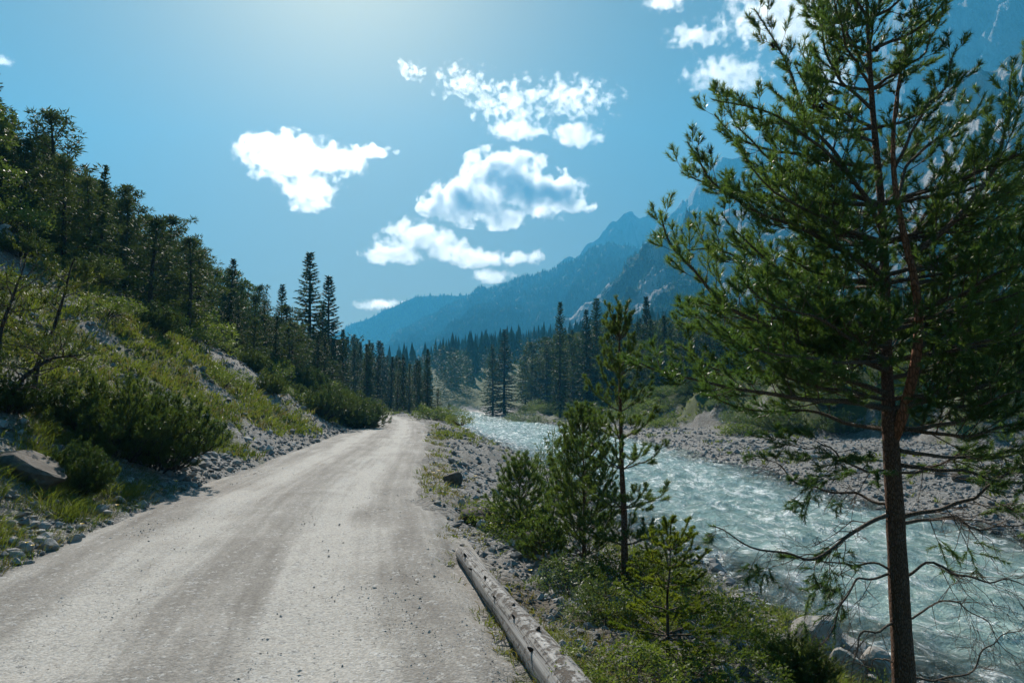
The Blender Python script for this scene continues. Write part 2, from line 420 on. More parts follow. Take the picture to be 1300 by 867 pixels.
def build_river():
    y = np.concatenate([np.arange(-40, 3, 1.0), np.arange(3, 40, 0.1), np.arange(40, 110, 0.28), np.arange(110, 330, 1.2)])
    L, Rr = shore_l(y) - 0.6, shore_r(y) + 0.6
    u = np.linspace(0, 1, 100)
    X = L[:, None] + (Rr - L)[:, None] * u; Y = np.broadcast_to(y[:, None], X.shape)
    ed = np.minimum(X - L[:, None], Rr[:, None] - X) - 0.6
    wv = ridged(X * 0.75, Y * 0.55, o=3, seed=61) * 0.12 + fbm(X * 2.2, Y * 1.8, o=3, seed=62) * 0.06 + fbm(X * 0.25, Y * 0.2, o=2, seed=63) * 0.05
    Z = WATER + (wv - 0.09) * sst(-0.2, 1.0, ed) + 0.02
    n, m = X.shape
    i = np.arange(n * m).reshape(n, m)
    F = np.stack([i[:-1, :-1], i[:-1, 1:], i[1:, 1:], i[1:, :-1]], -1).reshape(-1, 4)
    att = np.stack([X - L[:, None], Y, ed], -1).reshape(-1, 3)
    o = link('river', mesh('river', np.stack([X, Y, Z], -1).reshape(-1, 3), F, water_material(), True, {'flow': att})); tag(o, kind='structure')
build_ground(); build_road(); build_river()
# ------------------------------------------------------------------ mountains
def polyline(P, n):
    P = np.asarray(P, float)
    L = np.concatenate([[0], np.cumsum(np.linalg.norm(np.diff(P, axis=0), axis=1))])
    t = np.linspace(0, L[-1], n)
    return np.stack([np.interp(t, L, P[:, k]) for k in range(P.shape[1])], 1)

def rock_material(name, c_lo, c_hi, veg, veg_amt, streak=(0.004, 0.004, 0.0012), scale=1.0):
    t = NT(name); p = t.pos()
    f = t.noise(t.mapping(p, streak), 3.0 * scale, 7.0, 0.68, 0.8)
    g = t.noise(p, 0.012 * scale, 6.0, 0.65)
    c = t.ramp(f, (0.3, c_lo), (0.52, tuple((a + b) / 2 for a, b in zip(c_lo, c_hi))), (0.72, c_hi))
    m = t.math('ADD', t.attr('veg'), t.math('MULTIPLY', t.math('SUBTRACT', g, 0.5), 1.6))
    vg = t.noise(p, 0.06 * scale, 4.0, 0.7)
    c = t.mix(t.rng(m, 0.5 - 0.08, 0.5 + 0.08), c, t.ramp(vg, (0.3, tuple(0.6 * x for x in veg)), (0.7, tuple(1.35 * x for x in veg))))
    h = t.math('ADD', f, t.math('MULTIPLY', vg, 0.35))
    return t.done(t.princ(c, 0.95, t.bump(h, 26.0 / scale, 0.9), 0.1))

def mountain(name, ridge, base, mat, nu, nv, prof=1.0, amp=40, freq=1 / 250., veg=None, seed=0, crest=6.0, back=700, gully=0.0, ledge=0.0, k=1.0):
    """a massif: crest line, near face running down to its foot, and a far side that falls away behind"""
    amp, freq, crest, back, ledge = amp * k, freq / k, crest * k, back * k, ledge * k
    Rg, Bs = polyline(ridge, nu), polyline(base, nu)
    ridge_noise = fbm(np.arange(nu) * 0.11, seed, o=5, seed=seed) * crest
    Rg[:, 2] += ridge_noise
    v = np.linspace(0, 1, nv)
    G = Rg[:, None, :] + (Bs - Rg)[:, None, :] * v[None, :, None]
    hh = (Rg[:, 2] - Bs[:, 2])[:, None]
    G[..., 2] = Bs[:, None, 2] + hh * (1 - v[None, :]) ** prof
    x, y, z = G[..., 0], G[..., 1], G[..., 2]
    ax = Rg[-1] - Rg[0]; ax = ax / np.linalg.norm(ax)
    al = x * ax[0] + y * ax[1]
    wgt = sst(0, 0.12, v)[None, :] * sst(1, 0.9, v)[None, :] + 0.12
    n1 = ridged(x * freq, y * freq, z * freq * 0.6, 5, seed + 3) - 0.9
    n2 = ridged(al * freq * 1.6, v[None, :] * 1.2, 0, 4, seed + 5) - 0.9
    disp = amp * (n1 * 0.7 + n2 * gully) * wgt
    if ledge: disp = disp + ledge * fbm(z * freq * 3 + al * freq * 1.3, al * freq * 0.3, 0, 4, seed + 8) * wgt
    disp = disp + amp * 0.22 * (ridged(x * freq * 5, y * freq * 5, z * freq * 4, 4, seed + 9) - 0.9) * wgt
    nx, ny = (Bs - Rg)[:, 0], (Bs - Rg)[:, 1]
    nl = np.hypot(nx, ny) + 1e-6
    G[..., 0] += (nx / nl)[:, None] * disp * 0.8; G[..., 1] += (ny / nl)[:, None] * disp * 0.8; G[..., 2] += disp * 0.55
    # far side
    vb = np.linspace(0, 1, 8)[1:]
    Bk = Rg[:, None, :] - np.stack([nx / nl, ny / nl, 0 * nl], 1)[:, None, :] * (vb * back)[None, :, None]
    Bk[..., 2] = Bs[:, None, 2] + hh * (1 - vb[None, :] ** 1.3)
    allg = np.concatenate([Bk[:, ::-1], G], 1)
    n, m = allg.shape[:2]
    i = np.arange(n * m).reshape(n, m)
    F = np.stack([i[:-1, :-1], i[:-1, 1:], i[1:, 1:], i[1:, :-1]], -1).reshape(-1, 4)
    vv = np.concatenate([np.repeat(vb[::-1][None] * 0, n, 0), np.repeat(v[None], n, 0)], 1)
    vg = veg(allg, vv, al[:, :1] + 0 * allg[..., 0]) if veg else np.zeros((n, m))
    V = allg.reshape(-1, 3)
    o = link(name, mesh(name, V, F, mat, True, {'veg': vg.ravel()}))
    tag(o, kind='structure')
    return G, vg[:, len(vb):]

def cone_trees(P, H, seed, k=5, tiers=2):
    """many far conifers as ragged little spires, one array"""
    r = np.random.default_rng(seed); n = len(P)
    Vs, Fs = [], []; off = 0
    for t in range(tiers):
        z0, z1 = (0.05 + 0.72 * t / tiers), (1.0 if t == tiers - 1 else 0.42 + 0.55 * t / tiers)
        rad = 0.20 * (1 - 0.78 * t / max(tiers, 2))
        a = r.uniform(0, 6.28, (n, 1)) + np.arange(k) / k * 6.283
        rr = rad * H[:, None] * r.uniform(0.5, 1.3, (n, k))
        ring = np.stack([P[:, None, 0] + rr * np.cos(a), P[:, None, 1] + rr * np.sin(a), P[:, None, 2] + H[:, None] * (z0 + r.uniform(-.04, .04, (n, k)))], -1)
        tip = P + np.stack([0 * H, 0 * H, H * z1], 1)
        V = np.concatenate([ring, tip[:, None]], 1).reshape(-1, 3)
        b = (np.arange(n) * (k + 1))[:, None]
        F = np.stack([b + np.arange(k), b + (np.arange(k) + 1) % k, b + k + 0 * np.arange(k)], -1).reshape(-1, 3) + off
        Vs.append(V); Fs.append(F); off += len(V)
    return np.vstack(Vs), np.vstack(Fs)

def scatter_on(G, vg, n, seed, thr=0.45, vmin=0.0, vmax=1.0):
    r = np.random.default_rng(seed); nu, nv = G.shape[:2]
    u = r.uniform(0, nu - 1.001, n); v = r.uniform(vmin * (nv - 1), vmax * (nv - 1.001), n)
    iu, iv = u.astype(int), v.astype(int); fu, fv = (u - iu)[:, None], (v - iv)[:, None]
    P = (G[iu, iv] * (1 - fu) + G[iu + 1, iv] * fu) * (1 - fv) + (G[iu, iv + 1] * (1 - fu) + G[iu + 1, iv + 1] * fu) * fv
    k = vg[iu, iv] + r.uniform(-0.35, 0.35, n) > thr
    return P[k]

def A_(pts): return [at(*p) for p in pts]
FOREST_FAR = leaf_mat('far_forest_green', (0.030, 0.050, 0.022), (0.075, 0.11, 0.04), 0.15, 0.8, 0.1, 0.02)
LIME = rock_material('limestone_wall', (0.06, 0.06, 0.065), (0.34, 0.335, 0.33), (0.05, 0.06, 0.03), 0.0)
SCREE = rock_material('scree_and_dwarf_pine', (0.22, 0.20, 0.19), (0.46, 0.42, 0.39), (0.035, 0.05, 0.02), 0.5, (0.006, 0.006, 0.002), 1.6)
HILL = rock_material('wooded_mountainside', (0.07, 0.08, 0.045), (0.12, 0.12, 0.07), (0.040, 0.060, 0.026), 0.9)

# A, the far pale peaks
mountain('mountain', A_([(640, 400, 2362), (700, 345, 2335), (735, 322, 2321), (758, 302, 2321), (775, 288, 2307), (790, 276, 2307), (802, 272, 2307), (812, 275, 2293), (826, 266, 2293), (838, 268, 2293), (850, 283, 2293), (880, 300, 2293), (950, 330, 2293)]),
         A_([(640, 440, 2142), (800, 440, 2142), (950, 440, 2142)]), LIME, 200, 45, 1.5, 130, 1 / 420., lambda G, v, a: sst(0.35, 0.8, v) * 0.7, 101, 26, 500, 0.8, k=0.55)
# W, the great limestone wall
wall_ridge = A_([(800, 330, 2019), (838, 285, 1998), (858, 262, 2021), (872, 246, 1971), (890, 226, 1920), (918, 204, 1870), (950, 183, 1819), (978, 165, 1769), (1020, 150, 1718), (1060, 128, 1642), (1092, 85, 1592), (1120, 48, 1567), (1142, -8, 1516), (1180, -70, 1440), (1260, -150, 1364), (1400, -230, 1263), (1600, -280, 1112)])
mountain('mountain', wall_ridge, A_([(790, 430, 1668), (900, 425, 1465), (1100, 400, 1162), (1300, 360, 909), (1650, 330, 758)]), LIME, 360, 130, 1.15, 95, 1 / 330.,
         lambda G, v, a: sst(0.55, 0.95, v) * 0.9 - 0.1, 111, 26, 600, 0.9, 60, k=0.55)
# far wooded ridge on the left of the gap
Gf, vf = mountain('mountain', A_([(380, 455, 2337), (420, 430, 2337), (447, 413, 2322), (480, 397, 2307), (526, 380, 2292), (549, 376, 2292), (568, 373, 2277), (591, 375, 2277), (640, 385, 2262), (700, 395, 2262)]),
         A_([(380, 470, 2205), (540, 468, 2040), (700, 465, 2040)]), HILL, 120, 36, 1.2, 45, 1 / 300., lambda G, v, a: 0.8 + 0 * v, 121, 10, 500, 0.7, k=0.6)
# B, the long wooded shoulder
Gb, vb_ = mountain('mountain', A_([(500, 425, 2097), (548, 398, 2067), (591, 375, 2037), (622, 362, 1978), (660, 350, 1948), (700, 340, 1918), (742, 322, 1888), (776, 309, 1858), (800, 312, 1828), (830, 322, 1828), (880, 345, 1828), (960, 375, 1828)]),
         A_([(470, 466, 1378), (600, 464, 1138), (760, 458, 1048), (960, 450, 1018)]), HILL, 200, 80, 1.1, 60, 1 / 260., lambda G, v, a: 0.85 + 0 * v, 131, 14, 900, 0.9, k=0.6)
# C, the nearer slope with scree runs
def c_veg(G, v, a):
    n = fbm(a * 0.014, v * 1.1, 0, 5, 77) * 0.8
    return np.clip(0.60 + n + 0.9 * sst(0.58, 0.85, v) + 0.3 * sst(0.08, 0.0, v), 0, 1)
Gc, vc = mountain('mountain', A_([(690, 432, 1123), (722, 404, 1108), (760, 372, 1093), (795, 342, 1078), (815, 320, 1071), (850, 296, 1048), (880, 281, 1018), (930, 266, 989), (1000, 240, 936), (1060, 214, 899), (1110, 186, 861), (1160, 143, 824), (1195, 116, 794), (1240, 92, 764), (1300, 66, 726), (1400, 20, 674), (1600, -60, 599)]),
         A_([(680, 462, 764), (760, 458, 645), (900, 452, 509), (1100, 445, 424), (1300, 440, 365), (1650, 430, 280)]), SCREE, 400, 140, 1.12, 42, 1 / 150., c_veg, 141, 9, 500, 0.8, k=0.75)
r_ = np.random.default_rng(9)
def forest(P, hmin, hmax, seed, tiers=2, k=5):
    H = np.random.default_rng(seed).uniform(hmin, hmax, len(P))
    V, F = cone_trees(P - [0, 0, 0.6], H, seed, k, tiers)
    o = link('forest', mesh('forest', V, F, FOREST_FAR)); tag(o, kind='stuff', label='distant conifer forest clothing the mountainside', cat=None)
forest(scatter_on(Gf, vf, 5000, 1), 9, 17, 1, 1)
forest(scatter_on(Gb, vb_, 17000, 2), 7, 15, 2, 1)
forest(scatter_on(Gc, vc, 11000, 3, 0.55), 4, 10, 3, 2)
# ------------------------------------------------------------------ tree kit
def frame(T):
    T = T / (np.linalg.norm(T, axis=-1, keepdims=True) + 1e-9)
    ref = np.where(np.abs(T[..., 2:3]) > 0.9, np.array([1.0, 0, 0]), np.array([0, 0, 1.0]))
    U = np.cross(T, ref); U /= np.linalg.norm(U, axis=-1, keepdims=True) + 1e-9
    return T, U, np.cross(U, T)

def tube(P, Rad, k=7, cap=True, rough=0.0, seed=0):
    """one tapered limb along a 3-D polyline"""
    P = np.asarray(P, float); Rad = np.asarray(Rad, float); n = len(P)
    T, U, W = frame(np.gradient(P, axis=0))
    for i in range(1, n):                                   # keep the ring from spinning
        U[i] = U[i - 1] - T[i] * np.dot(U[i - 1], T[i]); U[i] /= np.linalg.norm(U[i]) + 1e-9; W[i] = np.cross(U[i], T[i])
    a = np.arange(k) / k * 2 * math.pi
    rr = Rad[:, None] * (1 + (rough * np.random.default_rng(seed).uniform(-1, 1, (n, k)) if rough else 0))
    V = P[:, None] + rr[..., None] * (U[:, None] * np.cos(a)[None, :, None] + W[:, None] * np.sin(a)[None, :, None])
    i = np.arange(n * k).reshape(n, k); j = np.roll(i, -1, 1)
    F = np.stack([i[:-1], j[:-1], j[1:], i[1:]], -1).reshape(-1, 4)
    V = V.reshape(-1, 3)
    if cap:
        V = np.vstack([V, P[-1:] + T[-1:] * Rad[-1]]); c = len(V) - 1
        Tn = np.stack([i[-1], j[-1], np.full(k, c)], 1)
        return V, [F, Tn]
    return V, [F]

def prisms(P0, P1, R0, R1, k=3):
    """many thin twigs at once"""
    T, U, W = frame(P1 - P0); a = np.arange(k) / k * 2 * math.pi
    ring = U[:, None] * np.cos(a)[None, :, None] + W[:, None] * np.sin(a)[None, :, None]
    V = np.concatenate([P0[:, None] + ring * R0[:, None, None], P1[:, None] + ring * R1[:, None, None]], 1)
    b = (np.arange(len(P0)) * 2 * k)[:, None]; i = np.arange(k); j = (i + 1) % k
    F = np.stack([b + i, b + j, b + k + j, b + k + i], -1).reshape(-1, 4)
    return V.reshape(-1, 3), F

def join(parts):
    """[(V, F or [F...])] -> V, [F...]"""
    Vs, Fs, off = [], [], 0
    for V, F in parts:
        if len(V) == 0: continue
        for f in (F if isinstance(F, (list, tuple)) else [F]):
            if len(f): Fs.append(np.asarray(f) + off)
        Vs.append(V); off += len(V)
    by = {}
    for f in Fs: by.setdefault(f.shape[1], []).append(f)
    return np.vstack(Vs), [np.vstack(v) for v in by.values()]

def blades(B, D, Ln, Wd, r, flat=None):
    """slim triangles: base B, direction D, length, width"""
    T, U, W = frame(D)
    a = r.uniform(0, 6.283, len(B))[:, None]
    side = U * np.cos(a) + W * np.sin(a) if flat is None else flat
    V = np.stack([B - side * Wd[:, None] / 2, B + side * Wd[:, None] / 2, B + T * Ln[:, None]], 1)
    return V.reshape(-1, 3), np.arange(len(B) * 3).reshape(-1, 3)

def spruce(seed, h, rad, whorl=0.42, base=0.08, dens=1.0, sparse=0.0, slim=0.75, leaf=1.0, nb=6):
    r = np.random.default_rng(seed)
    zs = []; z = base * h
    while z < h * 0.985:
        zs.append(z); z += whorl * r.uniform(0.75, 1.25) * (1 - 0.45 * z / h)
    BP, BD, LL, WW = [], [], [], []; tw0, tw1, tr = [], [], []
    lean = r.uniform(-1, 1, 2) * 0.012 * h
    for z in zs:
        t = (z / h - base) / (1 - base)
        n = int(r.integers(nb - 1, nb + 2))
        for a in r.uniform(0, 6.28) + np.arange(n) / n * 6.283 + r.uniform(-.3, .3, n):
            if r.random() < sparse: continue
            ln = rad * ((1 - t) ** slim) * r.uniform(0.62, 1.12) * min(1.0, 0.55 + t * 5) + 0.10
            s0 = -0.42 + 1.15 * t ** 1.6 + r.uniform(-.12, .12)
            d = np.array([math.cos(a), math.sin(a), 0.0])
            m = max(3, int(ln / 0.26 * dens) + 2)
            f = (np.arange(m) + r.uniform(0, .6)) / m
            p = np.array([lean[0] * t * t, lean[1] * t * t, z]) + d * (ln * f)[:, None] + np.array([0, 0, 1.0]) * (ln * (s0 * f + 0.22 * f * f))[:, None]
            tw0.append(p[0] - d * 0.0); tw1.append(p[-1]); tr.append(0.012 + 0.010 * ln)
            axis = d + np.array([0, 0, s0 + 0.3]) * 0.6
            perp = np.array([-d[1], d[0], 0.0])
            for sgn in (-1, 1, -1, 1):
                q = p[f > 0.08]; k = len(q)
                if not k: continue
                ff = f[f > 0.08][:, None]
                BP.append(q + axis * r.uniform(-.1, .1, (k, 1))); dd = axis * r.uniform(0.35, 1.0, (k, 1)) + perp * sgn * r.uniform(0.4, 1.0, (k, 1)) + np.array([0, 0, 1.0]) * r.uniform(-0.75, 0.05, (k, 1))
                BD.append(dd); LL.append((0.16 + 0.30 * min(ln, 2.2) / 2.0 * (1.05 - ff[:, 0])) * r.uniform(0.7, 1.5, k) * leaf); WW.append(r.uniform(0.07, 0.15, k) * leaf)
            BP.append(p[-1:]); BD.append(axis[None]); LL.append(np.array([0.25 * leaf])); WW.append(np.array([0.10 * leaf]))
    k = 14; top = np.array([lean[0], lean[1], h * 0.965])
    BP.append(np.repeat(top[None], k, 0) - np.array([0, 0, 1.0]) * r.uniform(0, 0.06 * h, (k, 1))); a = r.uniform(0, 6.28, k)
    BD.append(np.stack([np.cos(a) * .5, np.sin(a) * .5, np.full(k, 0.9)], 1)); LL.append(r.uniform(.2, .4, k) * leaf); WW.append(np.full(k, 0.09 * leaf))
    BP, BD, LL, WW = np.vstack(BP), np.vstack(BD), np.concatenate(LL), np.concatenate(WW)
    crown = blades(BP, BD, LL, WW, r)
    zt = np.linspace(-0.4, h * 0.99, 7); tt = np.clip(zt / h, 0, 1)
    trunk = tube(np.stack([lean[0] * tt * tt, lean[1] * tt * tt, zt], 1), 0.0145 * h * (1 - tt) ** 0.85 + 0.012, 7)
    if tw0:
        trunk = join([trunk, prisms(np.array(tw0), np.array(tw1), np.array(tr), np.array(tr) * 0.25)])
    return trunk, crown

def clumps(C, rad, n, r, ln, wd, up=0.25, squash=0.75):
    """needle or leaf clumps: n slivers standing out round each centre"""
    k = len(C); d = r.normal(size=(k, n, 3)); d /= np.linalg.norm(d, axis=-1, keepdims=True)
    rr = rad[:, None, None] * r.uniform(0.15, 1.0, (k, n, 1)) ** 0.6
    B = C[:, None] + d * rr * np.array([1, 1, squash])
    D = d + np.array([0, 0, up]) + r.normal(size=(k, n, 3)) * 0.5
    m = k * n
    return blades(B.reshape(-1, 3), D.reshape(-1, 3), r.uniform(0.7, 1.3, m) * ln, r.uniform(0.7, 1.3, m) * wd, r)

def scots(seed, h, rad, bare=0.35, nl=34, lean=0.0, wide=0.6, n_leaf=34, cl=0.42, sparse=0.0):
    """a mid-distance pine: open trunk, crooked limbs, tufted clumps"""
    r = np.random.default_rng(seed)
    ph = r.uniform(0, 6.28); zt = np.linspace(-0.4, h * 0.97, 9); tt = np.clip(zt / h, 0, 1)
    wig = 0.02 * h
    cx = lean * tt * tt * h + wig * np.sin(ph + tt * 5) * tt; cyy = wig * np.cos(ph * 1.7 + tt * 4) * tt
    TP = np.stack([cx, cyy, zt], 1)
    trunk = [tube(TP, 0.018 * h * (1 - tt) ** 0.8 + 0.015, 7)]
    C, cr = [], []; a0, a1, ar = [], [], []
    for i in range(nl):
        t = bare + (1 - bare) * (i + r.random()) / nl
        if r.random() < sparse: continue
        tc = (t - bare) / (1 - bare)
        o = np.array([np.interp(t, tt, cx), np.interp(t, tt, cyy), t * h * 0.97])
        a = i * 2.4 + r.uniform(-.5, .5); ln = rad * (math.sin(math.pi * min(1, 0.18 + tc * 0.86)) ** wide) * r.uniform(0.6, 1.15) + 0.15
        d = np.array([math.cos(a), math.sin(a), -0.05 + 0.75 * tc + r.uniform(-.2, .2)])
        e = o + d * ln
        a0.append(o); a1.append(e); ar.append(0.012 + 0.012 * ln)
        for f in np.arange(0.45, 1.01, 0.55 * 0.42 / max(0.42, ln * 0.55)):
            C.append(o + d * ln * f + np.array([r.uniform(-.25, .25), r.uniform(-.25, .25), 0.10 + r.uniform(-.1, .15)]) * (0.4 + ln * 0.3)); cr.append(cl * r.uniform(.65, 1.2) * (0.75 + 0.25 * ln / rad))
    C.append(TP[-1]); cr.append(cl * 0.6)
    crown = clumps(np.array(C), np.array(cr), n_leaf, r, 0.30, 0.085)
    trunk.append(prisms(np.array(a0), np.array(a1), np.array(ar), np.array(ar) * 0.3))
    return join(trunk), crown

def leafy(seed, h, rad, base=0.15, nc=70, n_leaf=70, ln=0.17, wd=0.13):
    r = np.random.default_rng(seed)
    z = r.uniform(base, 0.97, nc) * h; t = z / h
    ring = rad * np.sin(math.pi * np.clip(0.12 + 0.85 * t, 0, 1)) ** 0.7
    a = r.uniform(0, 6.28, nc); q = np.sqrt(r.uniform(0.15, 1, nc)) * ring
    C = np.stack([q * np.cos(a), q * np.sin(a), z], 1)
    crown = clumps(C, r.uniform(.35, .7, nc) * rad * 0.42, n_leaf, r, ln, wd, -0.1)
    o = np.stack([0 * q, 0 * q, z * 0.72], 1)
    return join([tube(np.array([(0, 0, -.4), (0.05, 0, h * .4), (0, 0.05, h * .9)]), np.array([.02 * h, .014 * h, .004 * h]), 6), prisms(o, C, np.full(nc, .02), np.full(nc, .006))]), crown

DARK = leaf_mat('spruce_needles', (0.022, 0.042, 0.018), (0.052, 0.082, 0.027), 0.28, 0.6, 0.15, 0.35)
PINEM = leaf_mat('hill_pine_needles', (0.032, 0.052, 0.022), (0.075, 0.10, 0.034), 0.32, 0.6, 0.15, 0.4)
LIGHT = leaf_mat('young_spruce_needles', (0.035, 0.060, 0.018), (0.080, 0.110, 0.030), 0.32, 0.5, 0.2, 0.4)
LEAFY = leaf_mat('pale_green_leaves', (0.050, 0.085, 0.022), (0.10, 0.14, 0.04), 0.40, 0.5, 0.2, 0.5)
BARK_D = bark_mat('dark_bark', (0.055, 0.045, 0.038), (0.10, 0.085, 0.07), (9, 9, 3), 0.03)
BARK_G = bark_mat('grey_dead_wood', (0.12, 0.11, 0.10), (0.22, 0.20, 0.18), (9, 9, 3), 0.03)

class Proto:
    """one kind of tree; every copy is its own object with its own trunk and crown"""
    def __init__(self, name, h, parts, mat, bark=None):
        self.name, self.h = name, h
        self.tm = mesh('trunk', parts[0][0], parts[0][1], bark or BARK_D, True)
        self.cm = mesh('crown', parts[1][0], parts[1][1], mat) if parts[1] is not None else None
    def put(self, x, y, h, label, cat, group=None, rz=None, z=None, wide=1.0):
        zz = hz(x, y) - 0.1 if z is None else z
        o = empty(self.name, (x, y, zz), random.uniform(0, 6.28) if rz is None else rz)
        s = h / self.h; o.scale = (s * wide, s * wide, s)
        link('trunk', self.tm, o)
        if self.cm: link('crown', self.cm, o)
        return tag(o, label, cat, group)
SPR = [Proto('spruce_tree', 14, spruce(200 + i, 14, rd, wh, bs, 1.0, sp, sl, 1.25), DARK) for i, (rd, wh, bs, sp, sl) in enumerate(
    [(3.0, .46, .05, .10, 1.0), (2.6, .50, .08, .16, .9), (3.4, .48, .04, .14, 1.15), (2.4, .46, .06, .16, .9), (3.1, .58, .10, .26, .95), (2.9, .44, .04, .08, 1.1)])]
SPY = [Proto('spruce_tree', 9, spruce(230 + i, 9, rd, .34, .03, 1.0, .08, .8, .85), LIGHT) for i, rd in enumerate((1.5, 1.8, 1.3))]
SCO = [Proto('pine_tree', 9, scots(250 + i, 9, rd, br, nl, ln, .6, 34, .42, sp), PINEM) for i, (rd, br, nl, ln, sp) in enumerate(
    [(2.0, .15, 44, .0, 0), (2.3, .2, 46, .03, .1), (1.7, .1, 40, -.03, 0), (2.0, .3, 40, .05, .15), (2.4, .08, 50, .0, .05)])]
SPARSE = Proto('pine_tree', 10, scots(270, 10, 1.3, .5, 20, .10, .4, 26, .34, .2), PINEM)
LEF = [Proto('broadleaf_tree', 7, leafy(280 + i, 7, rd), LEAFY) for i, rd in enumerate((1.9, 1.5))]
def bare_spruce(seed, h):
    r = np.random.default_rng(seed); n = 60
    t = r.uniform(.2, .98, n); a = r.uniform(0, 6.28, n); ln = 1.7 * (1 - t) ** .6 * r.uniform(.5, 1.1, n)
    o = np.stack([0 * t, 0 * t, t * h], 1); e = o + np.stack([np.cos(a) * ln, np.sin(a) * ln, -0.45 * ln], 1)
    k = 5; f = r.uniform(.3, 1, (n, k, 1)); q = (o[:, None] * (1 - f) + e[:, None] * f).reshape(-1, 3)
    e2 = q + np.stack([r.uniform(-.3, .3, n * k), r.uniform(-.3, .3, n * k), r.uniform(-.6, -.15, n * k)], 1)
    return join([tube(np.array([(0, 0, -.4), (0.02, 0, h * .5), (0, 0, h)]), np.array([.014 * h, .009 * h, .003 * h]), 6), prisms(o, e, np.full(n, .022), np.full(n, .008)), prisms(q, e2, np.full(n * k, .010), np.full(n * k, .004))])
SNAG = Proto('bare_spruce', 11, (bare_spruce(291, 11), None), None, BARK_G)

ORD = ['first', 'second', 'third', 'fourth', 'fifth', 'sixth', 'seventh', 'eighth', 'ninth', 'tenth', 'eleventh', 'twelfth', 'thirteenth', 'fourteenth', 'fifteenth', 'sixteenth', 'seventeenth', 'eighteenth', 'nineteenth', 'twentieth']
def sx_of(x, y): return 650 + FPX * x / y
def px_tree(proto, px, py, Y, label, cat='tree', group=None, wide=1.0):
    p = at(px, py, Y); z0 = hz(p[0], Y)
    return proto.put(p[0], Y, p[2] - z0 + 0.1, label, cat, group, wide=wide)

# the named trees of the skyline where hillside and road bend meet
NAMED = []
def named(*a, **k):
    o = px_tree(*a, **k); NAMED.append((o.location.x, o.location.y)); return o
named(SPR[3], 396, 321, 73, 'tallest dark spruce above the road bend, the taller of the twin spires', wide=1.3)
named(SPR[1], 419, 349, 76, 'second tallest dark spruce above the road bend, just beside the tallest one', wide=1.15)
named(SPR[1], 358, 360, 76, 'open crowned spruce standing one gap uphill of the tall twin spires', wide=1.05)
named(SCO[3], 326, 361, 74, 'round topped pine on the skyline between the dense broad tree and the open spruce', wide=.9)
named(SCO[4], 293, 341, 68, 'dense broad dark pine on the skyline beside the leaning sparse pine')
named(SPARSE, 268, 338, 62, 'thin leaning pine with a bare trunk and a sparse top on the skyline')
named(SPR[4], 237, 321, 72, 'small pointed spruce standing alone on the skyline left of the leaning pine')
named(LEF[0], 245, 362, 50, 'pale green leafy tree on the hillside, brighter than the conifers round it', 'tree', wide=1.15)
named(LEF[1], 222, 372, 47, 'smaller pale green leafy tree just uphill of the bright leafy one', 'tree', wide=1.1)
named(SNAG, 153, 258, 60, 'bare dead spruce with drooping twigs on the hillside skyline')
named(SPR[1], 130, 231, 60, 'spiky spruce rising above its neighbours beside the bare dead spruce')
named(SCO[1], 118, 238, 59, 'ragged pine close beside the spiky spruce on the hillside skyline')
named(SCO[2], 55, 172, 56, 'flat topped pine high on the hillside skyline', wide=1.1)
named(SPR[2], 18, 140, 55, 'highest spruce on the hillside skyline', wide=1.1)
named(SPR[0], 410, 385, 70, 'dark spruce filling the gap below the twin spires')
named(SPR[2], 383, 405, 68, 'wide low dark spruce at the foot of the twin spires')
named(SPR[5], 437, 418, 74, 'dark spruce at the edge of the road bend below the twin spires')
named(SPR[3], 424, 430, 72, 'slender dark spruce tucked behind the bushes of the road bend')

class Spread:
    def __init__(self, pts): self.p = [tuple(q) for q in pts]
    def ok(self, x, y, dmin):
        for a, b in self.p:
            if (a - x) ** 2 + (b - y) ** 2 < dmin * dmin: return False
        self.p.append((x, y)); return True
sp_ = Spread(NAMED)
def label_rows(objs, what, where, group, rows=None):
    """each tree of a wood gets its place in its row, counted as one reads the picture"""
    objs = sorted(objs, key=lambda o: o.location.y)
    n = max(1, len(objs) // 18); per = math.ceil(len(objs) / n)
    rown = ['front row', 'second row', 'third row', 'fourth row', 'fifth row', 'sixth row', 'seventh row', 'eighth row', 'ninth row', 'tenth row', 'eleventh row', 'twelfth row', 'thirteenth row', 'fourteenth row', 'fifteenth row']
    for k in range(n):
        row = sorted(objs[k * per:(k + 1) * per], key=lambda o: sx_of(o.location.x, o.location.y))
        for i, o in enumerate(row):
            tag(o, f'{what(o)} {where}, {ORD[min(i, 19)]} from the left in its {rown[min(k, 14)]}', 'tree', group)

def kindly(o):
    h = o.scale[2] * (14 if o.name.startswith('spruce') else 9)
    return ('tall ' if h > 12 else 'mid sized ' if h > 7 else 'small ') + ('dark spruce' if o.name.startswith('spruce') else 'leafy tree' if o.name.startswith('broad') else 'dark pine')

